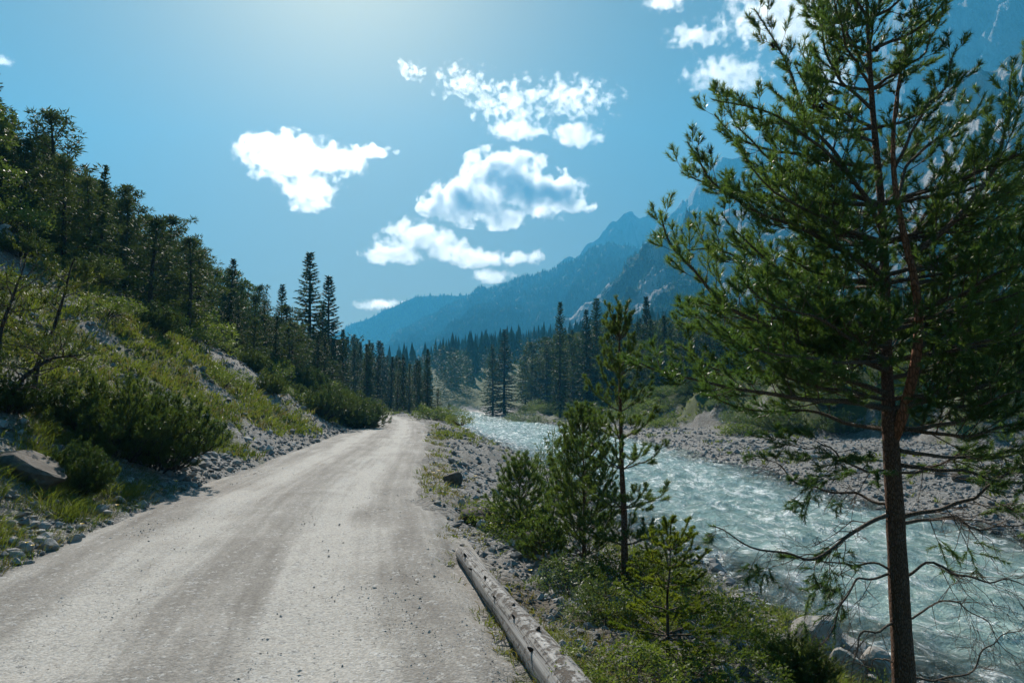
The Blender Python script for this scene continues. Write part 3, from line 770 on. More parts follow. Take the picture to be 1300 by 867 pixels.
# hillside wood
rt = np.random.default_rng(17)
def edge_of_wood(y): return np.interp(y, [0, 14, 22, 32, 42, 52, 60, 70], [26, 19, 12.0, 8.5, 6.0, 4.0, 2.4, 1.4])
hill = []
cand = np.stack([rt.uniform(-75, -9, 9000), rt.uniform(18, 92, 9000)], 1)
lg = land(cand[:, 0], cand[:, 1])
for (x, y), d, z in zip(cand, lg['d'], lg['z']):
    if len(hill) >= 285: break
    px = sx_of(x, y)
    if px < -230 or px > 452 or d < edge_of_wood(y) or d > 33 + 0.1 * y: continue
    if not sp_.ok(x, y, 1.75 + 0.012 * y): continue
    u = rt.random(); hh = rt.uniform(4.2, 6.6) * (0.8 if d < edge_of_wood(y) + 4 else 1.0)
    pr = SCO[int(rt.integers(5))] if u < 0.62 else SPR[int(rt.integers(6))] if u < 0.96 else LEF[int(rt.integers(2))]
    o = pr.put(x, y, hh * (1.12 if pr in SPR else 1), '', 'tree', z=z - 0.1, wide=rt.uniform(.95, 1.35)); hill.append(o)
label_rows(hill, kindly, 'on the left hillside', 'trees of the hillside wood')

# wood beyond the road bend, between road and river
flat = []
cand = np.stack([rt.uniform(-75, -8, 5000), rt.uniform(84, 165, 5000)], 1); lg = land(cand[:, 0], cand[:, 1])
for (x, y), s, q, z in zip(cand, lg['s'], lg['q'], lg['z']):
    if len(flat) >= 80: break
    px = sx_of(x, y)
    if s > -4.0 or q < 3.0 or px < 330 or px > 575: continue
    if not sp_.ok(x, y, 2.6): continue
    pr = SPR[int(rt.integers(6))] if rt.random() < .7 or y > 110 else SPY[int(rt.integers(3))]
    top = np.interp(px, [330, 440, 480, 520, 560, 580], [400, 425, 432, 452, 470, 500]) + rt.uniform(-6, 22)
    hh = at(px, top, y)[2] - z
    flat.append(pr.put(x, y, max(4.0, min(hh, 17)), '', 'tree', z=z - 0.1, wide=rt.uniform(.95, 1.3)))
label_rows(flat, kindly, 'beyond the road bend', 'trees beyond the road bend')
px_tree(SPR[5], 543, 443, 84, 'straight spruce standing forward of the wood where the road meets the river', wide=.9)
px_tree(SPY[1], 556, 492, 80, 'low bushy young spruce at the riverside end of the wood', wide=1.3)
px_tree(SPY[0], 520, 462, 86, 'yellow green young spruce just inland of the straight spruce', wide=1.1)
px_tree(SPY[2], 505, 470, 88, 'slender pale young spruce beside the road where it bends away', wide=1.1)
px_tree(SPY[0], 570, 512, 92, 'smallest young spruce leaning over the river bank beyond the bend', wide=1.3)

# wood on the far bank
wood = []; sp2 = Spread([])
def named2(*a, **k):
    o = px_tree(*a, **k); sp2.p.append((o.location.x, o.location.y)); return o
named2(SPR[3], 710, 383, 112, 'slim spruce with a clear pointed top standing well above the far bank wood', wide=.85)
named2(SPR[1], 756, 378, 118, 'broad spruce with a doubled top, tallest tree of the far bank wood', wide=1.1)
named2(SPR[0], 744, 392, 116, 'spruce pressed against the broad double topped one on the far bank', wide=.9)
named2(SPR[2], 640, 418, 152, 'ragged open spruce at the upstream end of the far bank wood', wide=1.25)
named2(SPR[2], 626, 437, 150, 'wide dark spruce at the corner of the far bank wood nearest the water', wide=1.1)
named2(SPR[5], 821, 376, 105, 'pointed spruce between the young pine top and the big pine', wide=1.0)
cand = np.stack([rt.uniform(-4, 95, 9000), rt.uniform(66, 185, 9000)], 1); lg = land(cand[:, 0], cand[:, 1])
for (x, y), q3, z in zip(cand, lg['q3'], lg['z']):
    if len(wood) >= 170: break
    px = sx_of(x, y)
    if q3 < 6.0 or px < 606 or px > 1330 or (q3 > 45): continue
    if px > 840 and y < 95: continue
    if not sp2.ok(x, y, 2.3): continue
    top = np.interp(px, [600, 640, 680, 720, 800, 860, 1000, 1330], [462, 440, 436, 425, 412, 405, 405, 400]) + rt.uniform(-8, 30)
    hh = at(px, top, y)[2] - z
    pr = SPR[int(rt.integers(6))] if rt.random() < .62 else SCO[int(rt.integers(5))]
    wood.append(pr.put(x, y, max(4.0, min(hh, 19)), '', 'tree', z=z - 0.1, wide=rt.uniform(.95, 1.3)))
label_rows(wood, kindly, 'on the far bank', 'trees of the far bank wood')

# the far wooded rise closing the valley: one mass
def wood_mass(n, xr, yr, seed, hr, cond):
    r = np.random.default_rng(seed); x = r.uniform(*xr, n); y = r.uniform(*yr, n); g = land(x, y); k = cond(x, y, g)
    x, y, z = x[k], y[k], g['z'][k]
    kinds = [spruce(300 + i, 1.0, .19, .085, .03, .2, .1, .8, 0.17, 5)[1] for i in range(6)]
    parts = []
    for i in range(len(x)):
        V, F = kinds[int(r.integers(6))]; h = r.uniform(*hr); a = r.uniform(0, 6.28); c, s_ = math.cos(a), math.sin(a)
        Q = V * np.array([h * r.uniform(.9, 1.3)] * 2 + [h])
        parts.append((np.stack([Q[:, 0] * c - Q[:, 1] * s_ + x[i], Q[:, 0] * s_ + Q[:, 1] * c + y[i], Q[:, 2] + z[i] - 0.4], 1), F))
    V, F = join(parts)
    tag(link('forest', mesh('forest', V, F, DARK)), 'dense conifer wood closing the valley upstream', kind='stuff')
def clearing(x, y): return (np.abs(x - 12 - (y - 300) * 0.10) < 13) & (y > 225) & (y < 372)
IN_VALLEY = lambda x, y, g: (~clearing(x, y)) & (g['s'] < -6) & ((g['q'] > 4) | (g['q3'] > 5)) & (sx_of(x, y) < 1320) & (sx_of(x, y) > 360)
wood_mass(380, (-120, 170), (168, 300), 41, (10, 18), IN_VALLEY)
def far_mass(n, xr, yr, seed, hr):
    r = np.random.default_rng(seed); x = r.uniform(*xr, n); y = r.uniform(*yr, n); g = land(x, y); k = IN_VALLEY(x, y, g)
    H = r.uniform(*hr, k.sum()); V, F = cone_trees(np.stack([x[k], y[k], g['z'][k] - 0.5], 1), H, seed, 7, 5)
    tag(link('forest', mesh('forest', V, F, DARK)), 'far conifer wood on the rise below the mountains', kind='stuff')
far_mass(4200, (-330, 620), (290, 760), 43, (11, 20))
def side_mass(n, seed):
    r = np.random.default_rng(seed); x = r.uniform(30, 260, n); y = r.uniform(50, 300, n); g = land(x, y); k = (g['q3'] > 30) & (sx_of(x, y) > 690) & (sx_of(x, y) < 1400)
    H = r.uniform(9, 17, k.sum()); V, F = cone_trees(np.stack([x[k], y[k], g['z'][k] - 0.5], 1), H, seed, 8, 6)
    tag(link('forest', mesh('forest', V, F, DARK)), 'wooded slope rising behind the far bank', kind='stuff')
side_mass(2000, 44)
# ------------------------------------------------------------------ close conifers, branch by branch
def smooth_path(P, n, wig=0.0, r=None):
    P = np.asarray(P, float)
    if len(P) > 2:
        Q = catmull3(P)
        L = np.concatenate([[0], np.cumsum(np.linalg.norm(np.diff(Q, axis=0), axis=1))]); t = np.linspace(0, L[-1], n)
        Q = np.stack([np.interp(t, L, Q[:, k]) for k in range(3)], 1)
    else:
        Q = P[0] + (P[1] - P[0]) * np.linspace(0, 1, n)[:, None]
    if wig and r is not None:
        ph = r.uniform(0, 6.28, 6); t = np.linspace(0, 1, n)
        for k in range(3): Q[:, k] += wig * (np.sin(ph[k] + t * 9) * 0.6 + np.sin(ph[k + 3] + t * 21) * 0.35) * np.minimum(1, t * 4)
    return Q
def catmull3(P):
    Q = np.vstack([2 * P[0] - P[1], P, 2 * P[-1] - P[-2]]); out = []
    t = np.linspace(0, 1, 9)[:-1, None]
    for i in range(1, len(Q) - 2):
        p0, p1, p2, p3 = Q[i - 1:i + 3]
        out.append(0.5 * ((2 * p1) + (-p0 + p2) * t + (2 * p0 - 5 * p1 + 4 * p2 - p3) * t ** 2 + (-p0 + 3 * p1 - 3 * p2 + p3) * t ** 3))
    return np.vstack(out + [P[-1:]])
def unit(v): return v / (np.linalg.norm(v) + 1e-9)

class Sprays:
    """collects twigs and needled shoots, then turns them into two meshes"""
    def __init__(self): self.tw = []; self.sh = []
    def twig(self, pts, r0, r1):
        n = len(pts) - 1
        for i in range(n): self.tw.append((pts[i], pts[i + 1], r0 + (r1 - r0) * i / n, r0 + (r1 - r0) * (i + 1) / n))
    def shoot(self, pts):
        for i in range(len(pts) - 1): self.sh.append((pts[i], pts[i + 1]))
    def wood(self, k=3):
        if not self.tw: return np.zeros((0, 3)), np.zeros((0, 4), int)
        return prisms(np.array([t[0] for t in self.tw]), np.array([t[1] for t in self.tw]), np.array([t[2] for t in self.tw]), np.array([t[3] for t in self.tw]), k)
    def needles(self, r, per_m, ln, wd, ang=0.62, flat=0.0):
        if not self.sh: return np.zeros((0, 3)), np.zeros((0, 3), int)
        A = np.array([s[0] for s in self.sh]); B = np.array([s[1] for s in self.sh])
        L = np.linalg.norm(B - A, axis=1); n = np.maximum(1, (L * per_m * r.uniform(.85, 1.15, len(L))).astype(int))
        k = np.repeat(np.arange(len(A)), n); f = r.uniform(0, 1, len(k))[:, None]
        T, U, W = frame(B - A); a = r.uniform(0, 6.283, len(k))[:, None]
        an = ang * r.uniform(0.55, 1.4, len(k))[:, None]
        base = A[k] + (B - A)[k] * f
        D = T[k] * np.cos(an) + (U[k] * np.cos(a) + W[k] * np.sin(a) * (1 - flat)) * np.sin(an) + np.array([0, 0, 0.06])
        return blades(base, D, ln * r.uniform(.75, 1.2, len(k)), wd * r.uniform(.8, 1.25, len(k)), r)

def grow(sp, path, r0, r, start=0.25, every=0.07, tl=0.34, curl=0.45, sub=2, needle_from=0.55, live=True, droop=0.0, spread=0.9, planar=0.35, tip=True, bare=0.0):
    """side twigs along a limb; live ones end in upturned needled shoots"""
    P = np.asarray(path); n = len(P)
    seg = np.linalg.norm(np.diff(P, axis=0), axis=1); L = np.concatenate([[0], np.cumsum(seg)]); tot = L[-1]
    T, U, W = frame(np.gradient(P, axis=0))
    if live:
        i0 = int(n * needle_from)
        sp.shoot(P[i0:])
    s = start * tot; sgn = 1
    while s < tot * 0.985:
        f = s / tot; i = min(n - 2, int(np.searchsorted(L, s)) - 1); i = max(i, 0)
        g = (s - L[i]) / (seg[i] + 1e-9); o = P[i] + (P[i + 1] - P[i]) * g; t = T[i]
        h = unit(np.cross(t, [0, 0, 1.0])) if abs(t[2]) < 0.95 else U[i]
        a = r.uniform(-1, 1) * (1 - planar) * 1.5
        out = h * sgn * math.cos(a) + np.cross(h, t) * math.sin(a)
        d = unit(t * math.cos(spread) + out * math.sin(spread) + np.array([0, 0, 0.12 - droop]))
        l = tl * r.uniform(0.55, 1.15) * (0.45 + 0.55 * (1 - f) ** 0.7 if True else 1)
        q = [o, o + d * l * 0.45 + np.array([0, 0, curl * l * 0.06]), o + d * l * 0.78 + np.array([0, 0, curl * l * 0.22]), o + d * l * 0.98 + np.array([0, 0, curl * l * 0.5])]
        if r.random() < bare or not live:
            q = [q[0], q[1] + r.normal(0, .02, 3), q[2] + r.normal(0, .03, 3), q[3] + r.normal(0, .04, 3)]
        rr = max(0.0022, r0 * (1 - f) * 0.34 + 0.0012)
        sp.twig(q, rr, 0.0014)
        lv = live and r.random() >= bare
        if lv: sp.shoot([q[1] * 0.5 + q[2] * 0.5, q[2], q[3]])
        for k in range(sub):
            for sg2 in (-1, 1):
                if r.random() < 0.18: continue
                b = q[1] + (q[2] - q[1]) * ((k + r.random() * 0.6) / max(1, sub)) if lv else q[1] + (q[3] - q[1]) * r.random()
                hh = unit(np.cross(d, [0, 0, 1.0]) + r.normal(0, .25, 3))
                d2 = unit(d * 0.75 + hh * sg2 * 0.62 + np.array([0, 0, 0.22 * (1 if live else -1.2 * droop)]))
                l2 = l * r.uniform(0.32, 0.58)
                p2 = [b, b + d2 * l2 * 0.55, b + d2 * l2 + np.array([0, 0, curl * l2 * 0.4])]
                if not lv: p2 = [b, p2[1] + r.normal(0, .015, 3), p2[2] + r.normal(0, .03, 3)]
                sp.twig(p2, rr * 0.55, 0.0010)
                if lv: sp.shoot([b * 0.6 + p2[1] * 0.4, p2[1], p2[2]])
        if lv and tip:
            e = q[3]; d3 = unit(q[3] - q[2])
            for k in range(3):
                dd = unit(d3 + r.normal(0, .45, 3) + np.array([0, 0, .25])); l3 = l * r.uniform(.16, .3)
                sp.shoot([e, e + dd * l3])
        s += every * r.uniform(0.65, 1.35); sgn = -sgn

NEEDLE = leaf_mat('pine_needles', (0.050, 0.100, 0.034), (0.112, 0.175, 0.052), 0.52, 0.36, 0.4, 1.6)
NEEDLE_Y = leaf_mat('young_pine_needles', (0.065, 0.11, 0.036), (0.12, 0.17, 0.05), 0.46, 0.42, 0.3, 2.0)
SPRUCE_Y = leaf_mat('yellow_green_spruce_needles', (0.085, 0.125, 0.020), (0.20, 0.235, 0.028), 0.5, 0.45, 0.25, 3.0)
MUGO = leaf_mat('dwarf_pine_needles', (0.045, 0.075, 0.025), (0.10, 0.13, 0.036), 0.42, 0.45, 0.25, 1.4)
BARK = bark_mat('pine_bark', (0.14, 0.080, 0.055), (0.25, 0.155, 0.11), (60, 60, 20), 0.010)
BARK_RED = bark_mat('red_pine_bark', (0.24, 0.105, 0.058), (0.36, 0.17, 0.10), (30, 30, 12), 0.006)
TWIG = bark_mat('twig_bark', (0.11, 0.085, 0.065), (0.20, 0.16, 0.125), (40, 40, 40), 0.003)

def add_branch(root, path, r0, r, needle_mat, nd, twigmat=None, barkmat=None, **g):
    sp = Sprays(); grow(sp, path, r0, r, **g)
    f = np.linspace(0, 1, len(path))
    parts = [tube(path, r0 * (1 - 0.86 * f) + 0.0015, 6)]
    w_ = sp.wood()
    if len(w_[0]): parts.append(w_)
    V, F = join(parts)
    b = link('branch', mesh('branch', V, F, barkmat or TWIG, True), root)
    V, F = sp.needles(r, *nd)
    if len(V): link('needles', mesh('needles', V, F, needle_mat), b)
    return b

# ---- the big pine on the bank
BY = 5.55
base = at(1150, 905, BY); 
def P3(pts, o=np.zeros(3)): return [at(x, y, BY + dy) - o for x, y, dy in pts]
rp = np.random.default_rng(33)
gz = hz(base[0], BY)
root_o = np.array([base[0], BY, gz])
pine = empty('pine_tree', tuple(root_o)); tag(pine, 'big foreground pine with a forked trunk and dead lower branches on the river bank', 'tree')
tr_px = [(1152, 960, 0), (1148, 867, 0), (1143, 760, 0), (1137, 660, 0), (1132, 580, 0), (1128, 500, .03), (1125, 420, .05), (1121, 330, .06), (1117, 250, .05), (1111, 170, .03), (1105, 90, 0), (1101, 20, 0), (1098, -60, 0)]
TP = smooth_path(P3(tr_px, root_o), 40, 0.012, rp); TP[0, 2] = min(TP[0, 2], -0.25)
ft = np.linspace(0, 1, 40)
V, F = tube(TP, np.interp(ft, [0, .06, .2, .38, .42, .7, 1], [.105, .086, .074, .062, .046, .028, .010]), 14, rough=0.05, seed=3)
link('trunk', mesh('trunk', V, F, BARK, True), pine)
t2 = smooth_path(P3([(1133, 560, 0), (1150, 515, -.05), (1162, 455, -.1), (1166, 400, -.13), (1160, 350, -.14), (1148, 300, -.13), (1138, 240, -.10), (1134, 170, -.06), (1140, 110, -.05), (1150, 60, -.05)], root_o), 26, 0.008, rp)
V, F = tube(t2, np.interp(np.linspace(0, 1, 26), [0, .15, .5, 1], [.048, .040, .026, .008]), 10, rough=0.04, seed=4)
tag(link('trunk', mesh('trunk', V, F, BARK_RED, True), pine), 'slim reddish second stem of the forked pine')
ND = (540, 0.050, 0.0050, 0.66)
def limb(pts, r0, **g):
    n = max(8, 4 * len(pts)); path = smooth_path(P3(pts, root_o), n, 0.02, rp)
    kw = dict(start=0.16, every=0.062, tl=0.44, needle_from=0.42); kw.update(g)
    return add_branch(pine, path, r0, rp, NEEDLE, ND, **kw)
# live limbs whose outline the photograph shows
limb([(1112, 265, 0), (1085, 235, -.15), (1060, 195, -.25), (1031, 157, -.3), (1004, 95, -.3), (984, 58, -.3), (957, 14, -.28)], .020, start=.25, tl=.34)
limb([(1118, 290, 0), (1090, 236, -.3), (1055, 198, -.45), (1020, 170, -.5), (988, 150, -.55), (945, 135, -.55), (905, 127, -.55)], .020, tl=.32)
limb([(1122, 350, 0), (1060, 310, -.1), (1004, 284, -.2), (949, 267, -.25), (910, 235, -.25), (890, 205, -.25), (874, 180, -.25)], .022, tl=.38)
limb([(1126, 470, 0), (1065, 446, -.1), (1010, 430, -.2), (930, 392, -.3), (880, 345, -.3), (852, 312, -.3), (836, 268, -.3)], .026, tl=.40)
limb([(1124, 400, 0), (1050, 380, .3), (980, 350, .5), (920, 320, .6), (870, 320, .7)], .020)
limb([(1137, 150, -.05), (1143, 115, -.1), (1150, 75, -.1), (1158, 40, -.1), (1157, 5, -.1)], .010, tl=.20)
limb([(1135, 215, -.05), (1150, 185, -.2), (1172, 140, -.3), (1200, 112, -.35), (1212, 60, -.35)], .014, tl=.28)
limb([(1140, 250, -.1), (1160, 200, 0), (1204, 165, .1), (1235, 150, .15), (1252, 118, .15)], .014, tl=.30)
limb([(1150, 330, -.1), (1190, 300, -.3), (1231, 263, -.45), (1260, 210, -.5), (1278, 157, -.5), (1289, 90, -.5)], .024, tl=.40)
limb([(1158, 345, -.1), (1210, 330, .2), (1260, 300, .4), (1310, 260, .5), (1340, 220, .5)], .020)
limb([(1104, 95, 0), (1085, 60, .1), (1068, 20, .15), (1056, -40, .15)], .012, tl=.26)
limb([(1103, 60, 0), (1112, 20, -.1), (1125, -30, -.15)], .010, tl=.22)
limb([(1108, 140, 0), (1080, 115, -.1), (1060, 90, -.15), (1042, 40, -.2), (1052, -10, -.2)], .014, tl=.26)
limb([(1110, 180, 0), (1075, 165, .3), (1045, 125, .4), (1025, 80, .45)], .014, tl=.28)
limb([(1164, 395, -.1), (1215, 375, -.4), (1260, 350, -.6), (1320, 320, -.7)], .022)
limb([(1164, 440, -.1), (1220, 420, .1), (1290, 400, .2), (1350, 360, .2)], .022)
limb([(1126, 440, 0), (1080, 430, -.5), (1030, 400, -.8), (975, 385, -.9), (940, 350, -.9)], .020)
limb([(1128, 500, 0), (1060, 478, .3), (990, 470, .5), (920, 470, .6), (860, 440, .65)], .024)
limb([(1130, 520, 0), (1060, 508, -.2), (980, 500, -.3), (900, 488, -.3), (845, 475, -.3), (800, 452, -.3)], .026, start=.3, tl=.36)
limb([(1135, 520, 0), (1210, 500, -.3), (1280, 480, -.5), (1360, 460, -.6)], .024, tl=.36)
limb([(1150, 520, 0), (1215, 470, .3), (1270, 455, .5), (1340, 430, .6)], .020, tl=.36)
limb([(1131, 545, 0), (1080, 540, .4), (1020, 520, .7), (950, 520, .8), (890, 500, .85)], .020, start=.35, tl=.34)
limb([(1140, 545, 0), (1200, 540, .2), (1265, 525, .4), (1330, 520, .4)], .022, start=.3, tl=.36)
limb([(1150, 500, 0), (1215, 515, -.5), (1270, 505, -.8), (1330, 490, -.9)], .020)
limb([(1164, 420, -.1), (1225, 440, -.5), (1285, 425, -.8), (1350, 400, -.9)], .020)
limb([(1160, 360, -.1), (1215, 350, .5), (1270, 335, .8), (1330, 300, .9)], .020)
limb([(1150, 310, -.1), (1185, 262, .2), (1212, 225, .3), (1245, 215, .35), (1280, 240, .4)], .018)
limb([(1126, 455, 0), (1070, 462, -.6), (1000, 450, -.9), (930, 432, -1.0), (890, 400, -1.0)], .020)
limb([(1128, 480, 0), (1190, 468, .6), (1260, 470, .9), (1330, 450, 1.0)], .020)
limb([(1126, 420, 0), (1195, 405, .5), (1270, 380, .8), (1340, 350, .9)], .020)
limb([(1122, 350, 0), (1200, 330, .6), (1280, 290, .9), (1340, 250, 1.0)], .020)
limb([(1140, 545, 0), (1215, 552, -.4), (1290, 540, -.6), (1350, 520, -.7)], .018)
limb([(1126, 400, 0), (1075, 385, -.3), (1010, 350, -.5), (960, 320, -.5), (915, 270, -.5)], .020)
limb([(1142, 572, 0), (1215, 582, .2), (1285, 575, .4), (1350, 560, .5)], .018, start=.3)
limb([(1142, 590, 0), (1220, 600, -.3), (1290, 612, -.5), (1350, 600, -.6)], .018, start=.45, every=.09)
# fill-in whorls all round the stem
prof = lambda z: np.interp(z, [1.6, 2.2, 3.2, 4.0, 4.8, 5.6, 6.2], [1.6, 1.85, 1.7, 1.05, .68, .42, .22])
zi = 2.0 - root_o[2] - 0.35; n_w = 0
while zi < 6.15 - root_o[2]:
    o = np.array([np.interp(zi, TP[:, 2], TP[:, 0]), np.interp(zi, TP[:, 2], TP[:, 1]), zi]); zz = zi + root_o[2]; nb_ = 8 if 1.8 < zz < 3.6 else 4
    for a in rp.uniform(0, 6.28) + np.arange(nb_) / nb_ * 6.283 + rp.uniform(-.3, .3, nb_):
        if math.sin(a) < -.8: continue
        l = prof(zz) * rp.uniform(.55, 1.0); up = np.interp(zz, [1.6, 3, 5, 6.2], [.10, .28, .8, 1.4]) + rp.uniform(-.12, .15)
        d = np.array([math.cos(a), math.sin(a), 0.0])
        path = smooth_path([o, o + d * l * .4 + np.array([0, 0, up * l * .25]), o + d * l * .75 + np.array([0, 0, up * l * .6]), o + d * l + np.array([0, 0, up * l * 1.0 + .06])], 12, 0.02, rp)
        add_branch(pine, path, .008 + .008 * l, rp, NEEDLE, ND, start=.14, every=.07, tl=.44 * min(1, .5 + l * .4), needle_from=.35)
    zi += 0.31 * rp.uniform(.85, 1.15); n_w += 1
# dead and half dead lower limbs, with bare twigs
def dead(pts, r0, **g):
    r0 *= .72; kw = dict(live=False, tl=.50, every=.058, start=.15, sub=3, droop=.5, curl=-.35, spread=.8, planar=.1, barkmat=TWIG); kw.update(g)
    path = smooth_path(P3(pts, root_o), 5 * len(pts), 0.045, rp)
    return add_branch(pine, path, r0, rp, NEEDLE, ND, **kw)
dead([(1132, 652, 0), (1100, 668, -.1), (1060, 692, -.2), (1020, 704, -.25), (980, 704, -.3), (940, 690, -.3), (905, 668, -.3)], .022, live=True, bare=.62, needle_from=.97, tl=.34)
dead([(1132, 640, 0), (1085, 632, .2), (1040, 620, .3), (1000, 600, .3), (960, 580, .3)], .016, live=True, bare=.5, needle_from=.9, tl=.30)
dead([(1148, 655, 0), (1200, 645, -.1), (1250, 622, -.2), (1290, 596, -.25), (1340, 560, -.25)], .024)
dead([(1148, 664, 0), (1200, 660, .15), (1260, 668, .25), (1340, 662, .3)], .018, live=True, bare=.7, needle_from=.97)
dead([(1128, 728, 0), (1090, 740, -.1), (1062, 775, -.15), (1045, 815, -.2), (1020, 840, -.2)], .012)
dead([(1128, 722, 0), (1100, 712, .1), (1060, 714, .2), (1010, 708, .2), (980, 716, .2)], .012, live=True, bare=.7, needle_from=.97)
dead([(1154, 730, 0), (1180, 716, -.1), (1210, 722, -.15), (1260, 740, -.2), (1320, 744, -.2)], .015)
dead([(1158, 785, 0), (1185, 765, .1), (1200, 756, .1), (1225, 775, .15), (1260, 800, .2), (1290, 830, .2)], .010)
dead([(1133, 790, 0), (1110, 800, -.1), (1085, 830, -.15), (1068, 880, -.15)], .011)
dead([(1160, 860, 0), (1195, 862, -.1), (1240, 835, -.2), (1280, 810, -.2), (1300, 790, -.2)], .010)
dead([(1130, 600, 0), (1090, 590, -.2), (1040, 570, -.4), (990, 560, -.5)], .014, live=True, bare=.55, needle_from=.9)
dead([(1142, 600, 0), (1200, 590, .3), (1260, 570, .4), (1330, 560, .4)], .015, live=True, bare=.5, needle_from=.9)
dead([(1133, 840, 0), (1105, 835, .15), (1090, 845, .2), (1060, 842, .2)], .008)
for (x, y) in ((1043, 135), (1068, 75), (1035, 133), (1113, 62), (982, 57)):
    p = at(x, y, BY - .28) - root_o; r = np.random.default_rng(int(x)); n = 60
    d = r.normal(size=(n, 3)); d /= np.linalg.norm(d, axis=1)[:, None]
    Bc = p + d * np.array([.008, .008, .012]); V, F = blades(Bc, d + np.array([0, 0, -.6]), np.full(n, .022), np.full(n, .016), r)
    link('pine_cone', mesh('pine_cone', V, F, BARK_D), pine)

def small_pine(name, label, px, py_base, py_top, Y, seed, step, bl, mat, nd, tr=.03, upb=.35, start_f=.12, nb=5, lean=(0, 0), every=.07, tl=.22, top_candles=True, sub=2, wide=1.0, bark=None, planar=.35, curl=.45, tip=True):
    r = np.random.default_rng(seed)
    b = at(px, py_base, Y); t = at(px, py_top, Y); z0 = hz(b[0], Y); h = t[2] - z0
    root = empty(name, (b[0], Y, z0)); tag(root, label, 'tree')
    TPp = smooth_path([np.array([0, 0, -.15]), np.array([lean[0] * .3, lean[1] * .3, h * .35]), np.array([lean[0] * .7, lean[1] * .7, h * .7]), np.array([lean[0], lean[1], h])], 14, .008, r)
    V, F = tube(TPp, tr * (1 - .88 * np.linspace(0, 1, 14)), 8, rough=.04, seed=seed)
    link('trunk', mesh('trunk', V, F, bark or BARK, True), root)
    z = h * start_f
    while z < h * .97:
        f = z / h; o = np.array([np.interp(z, TPp[:, 2], TPp[:, 0]), np.interp(z, TPp[:, 2], TPp[:, 1]), z])
        for a in r.uniform(0, 6.28) + np.arange(nb) / nb * 6.283 + r.uniform(-.3, .3, nb):
            l = bl * ((1 - f) ** .75) * r.uniform(.7, 1.15) * min(1, .5 + f * 3) + .05; up = upb + 1.0 * f ** 2 + r.uniform(-.15, .15)
            d = np.array([math.cos(a), math.sin(a), 0.0])
            path = smooth_path([o, o + d * l * .4 + np.array([0, 0, up * l * .25]), o + d * l * .75 + np.array([0, 0, up * l * .6]), o + d * l + np.array([0, 0, up * l + .03])], 9, .01, r)
            add_branch(root, path, .004 + .006 * l, r, mat, nd, start=.25, every=every, tl=tl * (.5 + .5 * (1 - f)), needle_from=.3, sub=sub, planar=planar, curl=curl, tip=tip)
        z += step * r.uniform(.8, 1.2)
    lead = TPp[-1]
    path = smooth_path([np.array([lean[0] * .9, lean[1] * .9, h * .86]), lead + np.array([0, 0, .04])], 8)
    add_branch(root, path, .006, r, mat, nd, start=.3, every=.05, tl=.12, needle_from=.0, spread=.5)
    if name == 'pine_tree' and h > 2:
        for zf, ll in ((.97, .14), (.90, .20), (.80, .26), (.70, .28)):
            for a in r.uniform(0, 6.28) + np.arange(4) / 4 * 6.283:
                o = np.array([lean[0] * zf, lean[1] * zf, h * zf]); d = np.array([math.cos(a), math.sin(a), 0])
                path = smooth_path([o, o + d * ll * .45 + np.array([0, 0, ll * .35]), o + d * ll * .7 + np.array([0, 0, ll * .95]), o + d * ll * .78 + np.array([0, 0, ll * 1.35])], 8)
                add_branch(root, path, .005, r, mat, nd, start=.45, every=.06, tl=.12, needle_from=.25, spread=.55, sub=1)
    return root
NY = (640, 0.046, 0.0052, 0.6)
small_pine('pine_tree', 'slender young pine with upright pale shoots between the bushy pine and the water', 794, 760, 398, 7.6, 51, .36, .62, NEEDLE_Y, NY, .045, .42, .16, 5, (-.03, .05))
small_pine('pine_tree', 'bushy young pine with dense soft needles left of the slender young pine', 742, 722, 528, 8.6, 52, .15, .62, NEEDLE_Y, (430, .05, .006, .55), .03, .75, .06, 6)
small_pine('spruce_tree', 'small yellow green spruce in front of the river beside the big pine', 848, 900, 668, 4.9, 53, .15, .44, SPRUCE_Y, (1900, .022, .0052, .95, .3), .016, .05, .18, 6, (.04, 0), .05, .20, True, 1, 1, BARK_D, .8, .05, False)
small_pine('spruce_tree', 'knee high yellow tipped spruce near the end of the fallen log', 770, 850, 745, 5.6, 54, .10, .26, SPRUCE_Y, (1000, .017, .003, .95, .3), .010, .1, .1, 5, (0, 0), .05, .14, True, 1, 1, BARK_D, .8, .05, False)
small_pine('pine_tree', 'low spreading seedling pine beside the rock at the bank edge', 690, 735, 672, 8.2, 55, .10, .34, NEEDLE_Y, (700, .045, .005, .6), .014, .3, .1, 5)
small_pine('pine_tree', 'short round young pine at the left of the bushy young pine', 660, 690, 590, 10.2, 56, .14, .55, NEEDLE_Y, (420, .05, .0065, .6), .02, .6, .05, 6)
# ------------------------------------------------------------------ bushes on the slope
def mugo(seed, w=1.0, h=1.0, n=26, nd=(270, .06, .0085, .65), tl=.24, every=.07, bare=0.0):
    r = np.random.default_rng(seed); sp = Sprays(); parts = []
    for i in range(n):
        a = i * 2.4 + r.uniform(-.4, .4); q = math.sqrt((i + .5) / n)
        e = np.array([math.cos(a) * q * w, math.sin(a) * q * w, h * (1.08 - .62 * q * q) * r.uniform(.8, 1.1)])
        m = np.array([e[0] * .62, e[1] * .62, e[2] * .30]); o = np.array([e[0] * .12, e[1] * .12, -.12])
        path = smooth_path([o, m, e * np.array([.92, .92, .7]), e], 10, .03, r)
        grow(sp, path, .012, r, start=.22, every=every, tl=tl, needle_from=.45, sub=2, planar=.1, curl=.6, spread=.75, bare=bare)
        parts.append(tube(path, .014 * (1 - .85 * np.linspace(0, 1, 10)) + .002, 5))
    parts.append(sp.wood())
    return join(parts), sp.needles(r, *nd)
